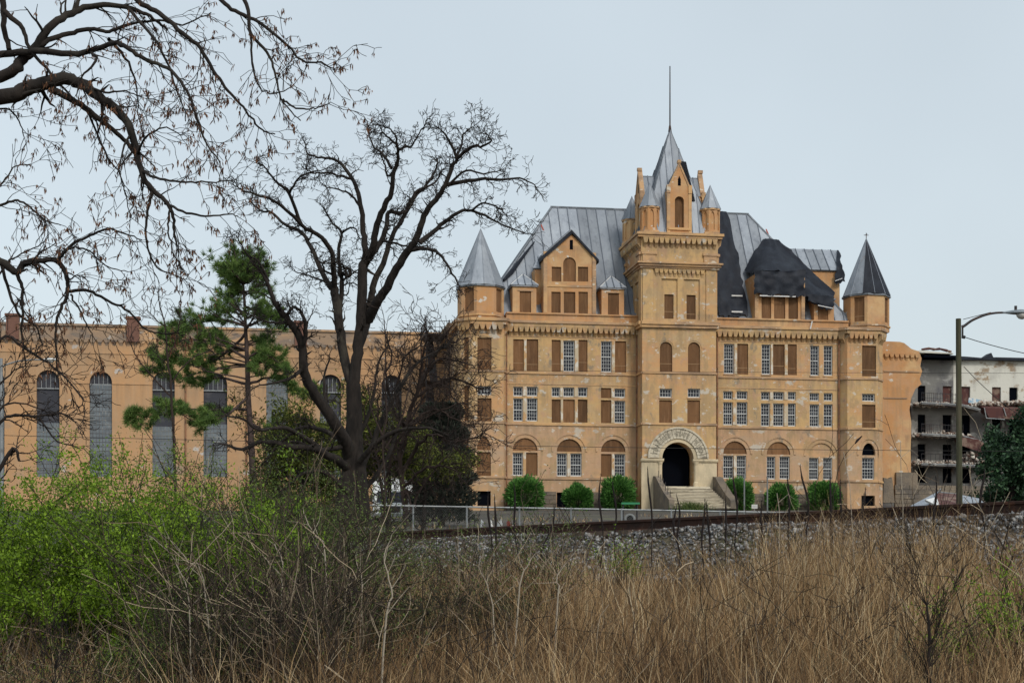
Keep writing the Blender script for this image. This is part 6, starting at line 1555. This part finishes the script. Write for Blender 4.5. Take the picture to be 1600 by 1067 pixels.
# ------------------------------------------------------------------ foreground: dry grass
def field(n, s_lo, s_hi, px_lo=-260, px_hi=1860, Dmin=9.5, Dmax=34, seed=1, keep=None):
    r = np.random.default_rng(seed); out = []
    while sum(len(a) for a in out) < n:
        D_ = np.sqrt(r.uniform(Dmin**2, Dmax**2, n)); px_ = r.uniform(px_lo, px_hi, n); x_ = (px_-800)/F*D_; s_ = s_of(x_, D_)
        k = (s_ > s_lo) & (s_ < s_hi)
        if keep is not None: k &= keep(px_, D_, s_, x_, r)
        out.append(np.stack([x_[k], D_[k], s_[k], px_[k]], -1))
    return np.concatenate(out)[:n]
def clump(x_, y_): return .5+.25*np.sin(x_*2.1+1.3*np.sin(y_*1.1))+.25*np.sin(y_*2.7+1.7*np.sin(x_*1.9))
def tussocks(name, ntuft, per, slo, shi, hfun, wlo, whi, m, seed, seg=3, keep=None, spread=.05, flare=.55):
    f = field(ntuft, slo, shi, seed=seed, keep=keep); r = np.random.default_rng(seed+500); ht = hfun(f[:, 0], f[:, 1], f[:, 2], f[:, 3], r)
    n = ntuft*per; pn_ = np.sin(f[:, 0]*1.9+2*np.sin(f[:, 1]*.9))+np.sin(f[:, 1]*2.3+2*np.sin(f[:, 0]*1.1))+.7*np.sin(f[:, 0]*4.7+f[:, 1]*3.1); tone = np.repeat(np.clip(.42+.22*pn_+r.normal(0, .22, ntuft), 0, 1), per); wind = np.repeat(r.normal(0, .22, (ntuft, 2)), per, 0)
    a = r.uniform(0, 6.28, n); q = r.random(n)**.6; x_ = np.repeat(f[:, 0], per)+np.cos(a)*q*spread; y_ = np.repeat(f[:, 1], per)+np.sin(a)*q*spread
    h = np.repeat(ht, per)*r.uniform(.35, 1.1, n); l_ = h*np.abs(r.normal(flare*q, .22, n))
    la = np.stack([np.cos(a)*l_+wind[:, 0]*h, np.sin(a)*l_+wind[:, 1]*h, np.clip(np.abs(r.normal(.08, .22, n)), 0, .6)], -1)
    rn = np.clip(tone*.72+r.random(n)**2*.5-.10, 0, 1)
    return blades(name, np.stack([x_, y_, gz(x_, y_)-.03], -1), h, r.uniform(wlo, whi, n), la, m, seg=seg, rndv=rn, seed=seed, kind='stuff')
def fgrass(name, n, slo, shi, hfun, wlo, whi, lean, m, seed, keep=None, seg=3, bias=None, **kw):
    f = field(n, slo, shi, seed=seed, keep=keep, **kw); r = np.random.default_rng(seed+100); x_, y_, s_, px_ = f.T
    h = hfun(x_, y_, s_, px_, r); b = np.stack([x_, y_, gz(x_, y_)-.03], -1)
    a = r.uniform(0, 6.28, n); l_ = np.abs(r.normal(0, lean, n))*h
    cl = clump(x_*1.3+5, y_*.9); la = np.stack([np.cos(a)*l_+(cl-.5)*.5*h, np.sin(a)*l_*.6, np.clip(np.abs(r.normal(.05, .16, n)), 0, .45)], -1)
    rn = np.clip(.22*clump(x_*.8, y_*.8)+.10*np.sin(x_*.6+y_*.3)-.02+r.beta(1.0, 1.5, n)*.95, 0, 1)
    o_ = blades(name, b, h, r.uniform(wlo, whi, n), la, m, seg=seg, rndv=rn, seed=seed, kind='stuff')
    return o_
hf = lambda x_, y_, s_, px_, r: np.interp(s_, [1, 2.2, 4, 8, 16], [.36, .5, .68, .78, .82])*r.uniform(.5, 1.2, len(x_))*(.6+.7*clump(x_*1.2, y_))
thin = lambda px_, D_, s_, x_, r: ~((px_ > 600) & (px_ < 1190) & (s_ < 2.6)) | (r.random(len(px_)) < .25)
tussocks('dry_grass', 3600, 17, 1.05, 15.5, hf, .005, .014, 'grass', 11, keep=thin, flare=.75)
fgrass('dry_grass_fill', 16000, 1.4, 15.5, hf, .004, .009, .55, 'grass', 14)
fgrass('dry_grass_thatch', 20000, 1.2, 15.5, lambda x_, y_, s_, px_, r: r.uniform(.12, .35, len(x_)), .006, .014, 1.2, 'grass', 12, seg=2)
# taller bleached stems scattered through
hf2 = lambda x_, y_, s_, px_, r: np.interp(s_, [1, 3, 8, 16], [.8, 1.05, 1.15, 1.2])*r.uniform(.6, 1.15, len(x_))
kp = lambda px_, D_, s_, x_, r: (r.random(len(px_)) < np.where((px_ > 1180) & (px_ < 1520) & (s_ < 6), 1., .22)) & ~((px_ < 1180) & (px_ > 560) & (s_ < 3.2)) & ~((px_ > 1520) & (s_ < 3))
fgrass('tall_dry_grass', 11000, 1.0, 14, hf2, .004, .010, .38, 'grass', 13, keep=kp)

# thicket of grey-brown brush stems (nobody could count it)
def stems(name, n, spec, m, seed, wmin=.005, wmax=.011, **kw):
    """many forked thin stems; spec(r) gives (px, D, height)"""
    mb = MB(); rr_ = random.Random(seed)
    global rnd
    old = rnd; rnd = rr_; tps = []
    pr = dict(seg=.14, wiggle=.16, up=.04, n=[2, 2, 2], ang=.75, shrink=.62, rmin=.0036)
    for _ in range(n):
        px_, D_, h_ = spec(rr_); x_ = at_xy(px_, D_); p = Vector((x_, D_, G(x_, D_)-.05))
        grow(mb, p, Vector((rr_.uniform(-.45, .45), rr_.uniform(-.3, .3), 1)), h_, rr_.uniform(wmin, wmax), 2 if rr_.random() < .6 else 1, pr, tps)
    rnd = old
    o_ = mb.build(name, m, None, **kw)
    a = o_.data.attributes.new('rnd', 'FLOAT', 'POINT'); nv_ = len(mb.v); v = np.repeat(np.random.default_rng(seed).random(nv_//24+1)**1.5, 24)[:nv_]; a.data.foreach_set('value', v.astype(np.float32))
    return o_, tps
def sp1(r): 
    px_ = r.uniform(330, 880); D_ = r.uniform(22, 29) if px_ > 600 else r.uniform(17, 27); hh = .9 if px_ > 640 else .7 if px_ > 565 else 1.6
    return px_, D_, hh*r.uniform(.5, 1.1)
st1, tp1 = stems('bramble_thicket', 480, sp1, 'cane', 31, .005, .010, kind='stuff')
st2, tp2 = stems('weed_stalks', 420, lambda r: (r.choice((r.uniform(-150, 560), r.uniform(500, 1750))), r.uniform(14, 24), r.uniform(.6, 1.2)), 'cane', 32, .003, .006, kind='stuff')
st3, tp3 = stems('cane_brake', 220, lambda r: (r.uniform(250, 540), r.uniform(15.5, 20), r.uniform(1.2, 1.9)), 'cane', 33, .004, .009, kind='stuff')
ctp = np.array([tuple(p) for p, d in tp1]); r_ = np.random.default_rng(70); ctp = ctp[r_.integers(0, len(ctp), 12000)]+r_.normal(0, .04, (12000, 3)); leaves('thicket_leaves', ctp, .035, 'dullleaf', None, 70, .3, .5, kind='stuff')
print('stems', len(st1.data.polygons), len(st2.data.polygons), len(st3.data.polygons))

# ------------------------------------------------------------------ leafy foreground bushes
def bush(label, px, D, height, half, nst, nleaf, leafm, stemm='twig', seed=1, leafsize=.044, cat='bush', fill=1., spread=.06):
    global rnd
    old = rnd; rnd = random.Random(seed)
    x_ = at_xy(px, D); o_ = thing('bush', label, cat, (x_, D, G(x_, D)-.05)); mb = MB(); tps = []
    pr = dict(seg=.16, wiggle=.20, up=.04, n=[2, 3, 3], ang=.75, shrink=.55, rmin=.0038)
    for _ in range(nst):
        a = rnd.uniform(0, 6.28); q = rnd.uniform(.1, 1)**.6; base = Vector((math.cos(a)*half*.45*q, math.sin(a)*half*.45*q, 0))
        d = Vector((math.cos(a)*q*half/height*.75, math.sin(a)*q*half/height*.75, 1))
        grow(mb, base, d, height*rnd.uniform(.62, 1.0)*(1-.25*q), .014, 2, pr, tps)
    mb.build('stems', stemm, o_)
    rnd = old; r = np.random.default_rng(seed); c = np.array([tuple(p) for p, d in tps])
    c = c[c[:, 2] > height*.12]; wt = np.clip(1.35-c[:, 2]/height, .25, 1); idx = r.choice(len(c), nleaf, p=wt/wt.sum())
    leaves('foliage', c[idx]+r.normal(0, spread, (nleaf, 3)), leafsize, leafm, o_, seed, .5, .5, kind='stuff')
    return o_
bush('bright green leafy bush at the far left, tallest of the foreground bushes', 50, 22, 3.2, 1.7, 38, 52000, 'spring', seed=1)
bush('bright green bush with upright shoots before the second cell block window', 165, 21, 3.0, 1.2, 30, 36000, 'spring', seed=2)
bush('bright green bush leaning right below the brick chimney', 260, 20.5, 2.4, 1.2, 28, 24000, 'spring', seed=3)
bush('low bright green bush cut off by the left edge', -60, 20, 2.9, 1.3, 24, 24000, 'spring', seed=4)
bush('thin grey-green bush among pale canes left of the big trunk', 350, 22, 2.8, 1.6, 36, 38000, 'dullleaf', 'twigred', seed=5, leafsize=.03)
bush('sparse grey-green bush in front of the pine trunk', 440, 24, 2.6, 1.6, 36, 20000, 'dullleaf', 'twigred', seed=6, leafsize=.03)
bush('grey twiggy bush with few leaves below the big bare trunk', 515, 26, 2.3, 1.4, 34, 9000, 'dullleaf', 'twigred', seed=7, leafsize=.03)
bush('leafless twiggy bush in front of the white truck', 575, 29, 1.5, 1.0, 24, 2000, 'dullleaf', 'twigred', seed=8, leafsize=.03)
for k_, (px_, D_, h_, hw_) in enumerate(((380, 17.5, 1.35, .9), (470, 19, 1.2, .9), (560, 20, 1.0, .9), (660, 21, .85, .9), (760, 22, .75, .8))):  # added bushes, dark-leaved to paint a shadow band into the brush
    bush('low olive bush added as dark shadow in the brown brush, ' + ('below the pale canes', 'below the big bare trunk', 'left of the bleached forked branch', 'right of the bleached forked branch', 'below the scrap heap')[k_], px_, D_, h_, hw_, 18, 5500, 'shadeleaf', 'twig', seed=50+k_, leafsize=.035)
bush('dark low bush in the shade under the left green bushes', 90, 16.5, 1.25, 1.0, 22, 5000, 'dullleaf', 'twig', seed=9, leafsize=.022)
bush('low dark green bush at the foot of the pale canes', 330, 18, 1.3, 1.0, 20, 9000, 'dullleaf', 'twig', seed=10, leafsize=.03)
bush('yellow-green weed growing on the ballast before the stairs', 968, 25.6, .75, .28, 8, 1300, 'spring', seed=11, leafsize=.03)
bush('bright green sapling cluster in the dry grass at the right edge', 1560, 15.5, 1.25, .42, 9, 1900, 'spring', seed=12, leafsize=.03, spread=.04)
bush('small bright green sprig left of the green sapling cluster at the right', 1492, 15, .75, .3, 5, 450, 'spring', seed=13, leafsize=.025, spread=.03)
bush('small green weed at the foot of the tangled tree near the rail', 637, 29, .75, .25, 5, 500, 'spring', seed=14, leafsize=.03)

# bare dark saplings in the dry grass
def sapling(label, px, D, h, seed, n=16, spread=.5, r0=.013, m='twig', pale=False):
    global rnd
    old = rnd; rnd = random.Random(seed); x_ = at_xy(px, D); o_ = thing('dead_sapling', label, 'sapling', (x_, D, G(x_, D)-.05)); mb = MB(); tps = []
    pts = [Vector((rnd.gauss(0, .015), rnd.gauss(0, .015), h*k/7)) for k in range(8)]; mb.tube(pts, [r0*(1-.1*k) for k in range(8)], 6, cap=False)
    pr = dict(seg=.08, wiggle=.12, up=.06, n=[3, 4, 3], ang=.5, shrink=.55, rmin=.0015)
    for _ in range(n):
        k = rnd.randint(2, 7); a = rnd.uniform(0, 6.28); grow(mb, pts[k], Vector((math.cos(a)*spread, math.sin(a)*spread, .75)), h*rnd.uniform(.25, .5), .004, 2, pr, tps)
    mb.build('branches', m, o_); rnd = old
sapling('dark dead sapling with fine fanned twigs in the dry grass, right foreground', 1449, 12.2, 1.05, 3, 34, .5, .024)
sapling('dark dead sapling in the dry grass, left foreground', 84, 13.5, .95, 4, 20, .55, .012)
sapling('small dark weed skeleton standing in the dry grass, centre foreground', 700, 18, .9, 6, 12, .4, .009)

# bleached bent stems
def pale_stem(label, pts, r0, D):
    base = W(pts[0][0], pts[0][1], D); g_ = G(base.x, base.y); o_ = thing('bleached_branch', label, 'branch', (base.x, base.y, g_))
    mb = MB(); P_, rr = limb(mb, [Vector((0, 0, -.05))]+[W(a, b, D+c_)-o_.location for a, b, c_ in pts[1:]], r0, r0*.3, 5, .006, 3)
    for k in range(3, len(P_), 2):
        d = (P_[k]-P_[k-1]).normalized(); ax = Vector((0, 1, 0)) if rnd.random() < .8 else rv().normalized(); d.rotate(Matrix.Rotation(rnd.choice((-1, 1))*rnd.uniform(.4, .9), 3, ax))
        q_ = P_[k]+d*rnd.uniform(.12, .35); mb.tube([P_[k], (P_[k]+q_)/2+rv(.012), q_], [rr[k]*.6, rr[k]*.45, rr[k]*.25], 4, cap=False)
    mb.build('stem', 'white_stem', o_)
pale_stem('bleached forked branch with a sharp bend in the brush, left of centre', [(592, 1008, 0), (604, 960, 0), (613, 930, 0), (606, 895, 0), (600, 870, 0), (612, 835, 0)], .012, 16)
pale_stem('pale forked stem rising over the canes below the big trunk', [(440, 960, 0), (441, 900, 0), (440, 872, 0), (430, 852, 0), (425, 840, 0)], .010, 18)
pale_stem('long pale leaning branch above the canes', [(512, 900, 0), (508, 870, 0), (495, 840, 0), (482, 820, 0), (474, 797, 0)], .012, 19)
pale_stem('white stem with raised forks in the brush before the ballast', [(864, 960, 0), (872, 930, 0), (870, 905, 0), (880, 885, 0), (900, 860, 0)], .011, 18)
pale_stem('bleached fan of twigs in the brush left of centre', [(800, 950, 0), (812, 915, 0), (824, 885, 0), (836, 865, 0)], .011, 18)
pale_stem('pale crooked stem in the brush below the scrap heap', [(780, 990, 0), (770, 945, 0), (762, 915, 0), (748, 885, 0), (756, 860, 0)], .009, 19)
pale_stem('pale thin branch arching over the brush left of the rail', [(560, 960, 0), (566, 915, 0), (560, 890, 0), (556, 875, 0)], .009, 19)
pale_stem('long pale cane leaning right before the low dark bush', [(300, 1000, 0), (296, 950, 0), (285, 900, 0), (262, 860, 0), (228, 835, 0)], .009, 17)
pale_stem('pale Y-shaped branch over the green bush edge', [(340, 960, 0), (318, 905, 0), (296, 880, 0), (285, 865, 0), (262, 838, 0)], .010, 17.5)

# black dead stalks in front of the ballast
stalks = [(762,766,770,'leftmost of the pair beside the scrap heap'),(773,771,776,'right one of the pair beside the scrap heap'),(801,753,810,'leaning over the right end of the scrap heap'),(938,742,941,'before the shrub left of the entrance tower'),(959,752,963,'thin one before the left edge of the green table'),
 (1013,728,1021,'tall one at the left cheek of the stairs'),(1057,772,1064,'short one at the left of the steps'),(1054,785,1060,'shortest, at the left of the steps'),(1100,780,1097,'left one of the two at the middle of the steps'),(1104,782,1111,'right one of the two at the middle of the steps'),(1134,776,1134,'short one at the right cheek wall'),
 (1147,730,1152,'tall one before the shrub right of the stairs'),(1190,781,1190,'short one beside the white notice'),(1231,745,1234,'before the middle shrub of the right wing'),(1254,727,1266,'tall crooked one between two right-wing shrubs'),(1297,740,1299,'before the last shrub of the right wing'),(1312,748,1318,'leaning beside the last shrub of the right wing'),(1349,762,1352,'before the right turret'),(1461,742,1461,'before the white gallery wall'),(868,788,842,'slanting left of the ballast weed'),(1535,728,1536,'before the leafy tree at the right')]
for k, (px, py, pb, lab) in enumerate(stalks):
    D_ = rnd.uniform(24.0, 25.4)-(px-1050)*.0058; x_ = at_xy(pb, D_); g_ = G(x_, D_); o_ = thing('dead_stalk', 'black dead stalk, '+lab, 'stalk', (x_, D_, g_), 0, 'black dead stalks in front of the ballast')
    top = W(px, py, D_)-o_.location; mb = MB(); n_ = 9
    kx = rnd.uniform(-.045, .045); pts = [Vector((top.x*(q/n_)**1.5+kx*math.sin(q*1.1+k), rnd.uniform(-.01, .01), -.05+(top.z+.05)*q/n_)) for q in range(n_+1)]
    rr_ = [.009, .008, .008, .008, .009, .011, .015, .016, .011, .003]; mb.tube(pts, [a*rnd.uniform(.85, 1.15) for a in rr_], 6)
    mb.build('stem', 'stalk', o_)
    mb = MB()
    for q in range(4, n_):
        for _ in range(3):
            d = Vector((rnd.uniform(-1, 1), rnd.uniform(-1, 1), rnd.uniform(.6, 1.6))).normalized(); p = pts[q].lerp(pts[q+1], rnd.random()); mb.tube([p, p+d*rnd.uniform(.02, .045)], [.006, .002], 3)
    mb.build('seed_head', 'stalk', o_, kind='stuff')
# lone feathery reed before the right turret
x_ = at_xy(1300, 22); o_ = thing('reed', 'tall leaning reed with a dark spike, crossing the right turret', 'reed', (x_, 22, G(x_, 22)))
mb = MB(); q0 = [Vector((0, 0, 0))]+[W(a, b, 22)-o_.location for a, b in ((1302, 770), (1310, 732), (1321, 710), (1336, 692))]; mb.tube(q0, [.006, .005, .004, .004, .003], 5); mb.build('stem', 'cane', o_)
mb = MB(); mb.tube([W(1336, 693, 22)-o_.location, W(1340, 687.5, 22)-o_.location, W(1347, 681, 22)-o_.location], [.008, .017, .006], 6); mb.build('spike', 'stalk', o_)
for k, (pts, lab) in enumerate(((((1338, 830), (1328, 760), (1322, 730), (1318, 706)), 'thin curved dry reed left of the right turret'), (((1410, 850), (1411, 790), (1408, 740), (1407, 690)), 'very tall straight dry reed before the orange broken wall'), (((1216, 880), (1218, 800), (1214, 770)), 'dry reed before the right-wing shrubs'))):
    x_ = at_xy(pts[0][0], 21); o_ = thing('reed', lab, 'reed', (x_, 21, G(x_, 21))); mb = MB()
    mb.tube([Vector((0, 0, 0))]+[W(a, b, 21)-o_.location for a, b in pts[1:]], .004, 5); mb.build('stem', 'white_stem', o_)
    mb = MB(); b_ = W(*pts[-1], 21)-o_.location; c_ = W(*pts[-2], 21)-o_.location; m_ = (b_+c_)/2; mb.tube([m_, m_+Vector((.12, 0, .1)), m_+Vector((.22, 0, .02))], [.004, .003, .001], 4); mb.build('leaf', 'white_stem', o_)
print('tris', sum(sum(len(p.vertices)-2 for p in m_.polygons) if len(m_.polygons) < 3000 else len(m_.loops)-2*len(m_.polygons) for m_ in bpy.data.meshes))
print('total objects', len(bpy.data.objects), 'faces', sum(len(m_.polygons) for m_ in bpy.data.meshes))
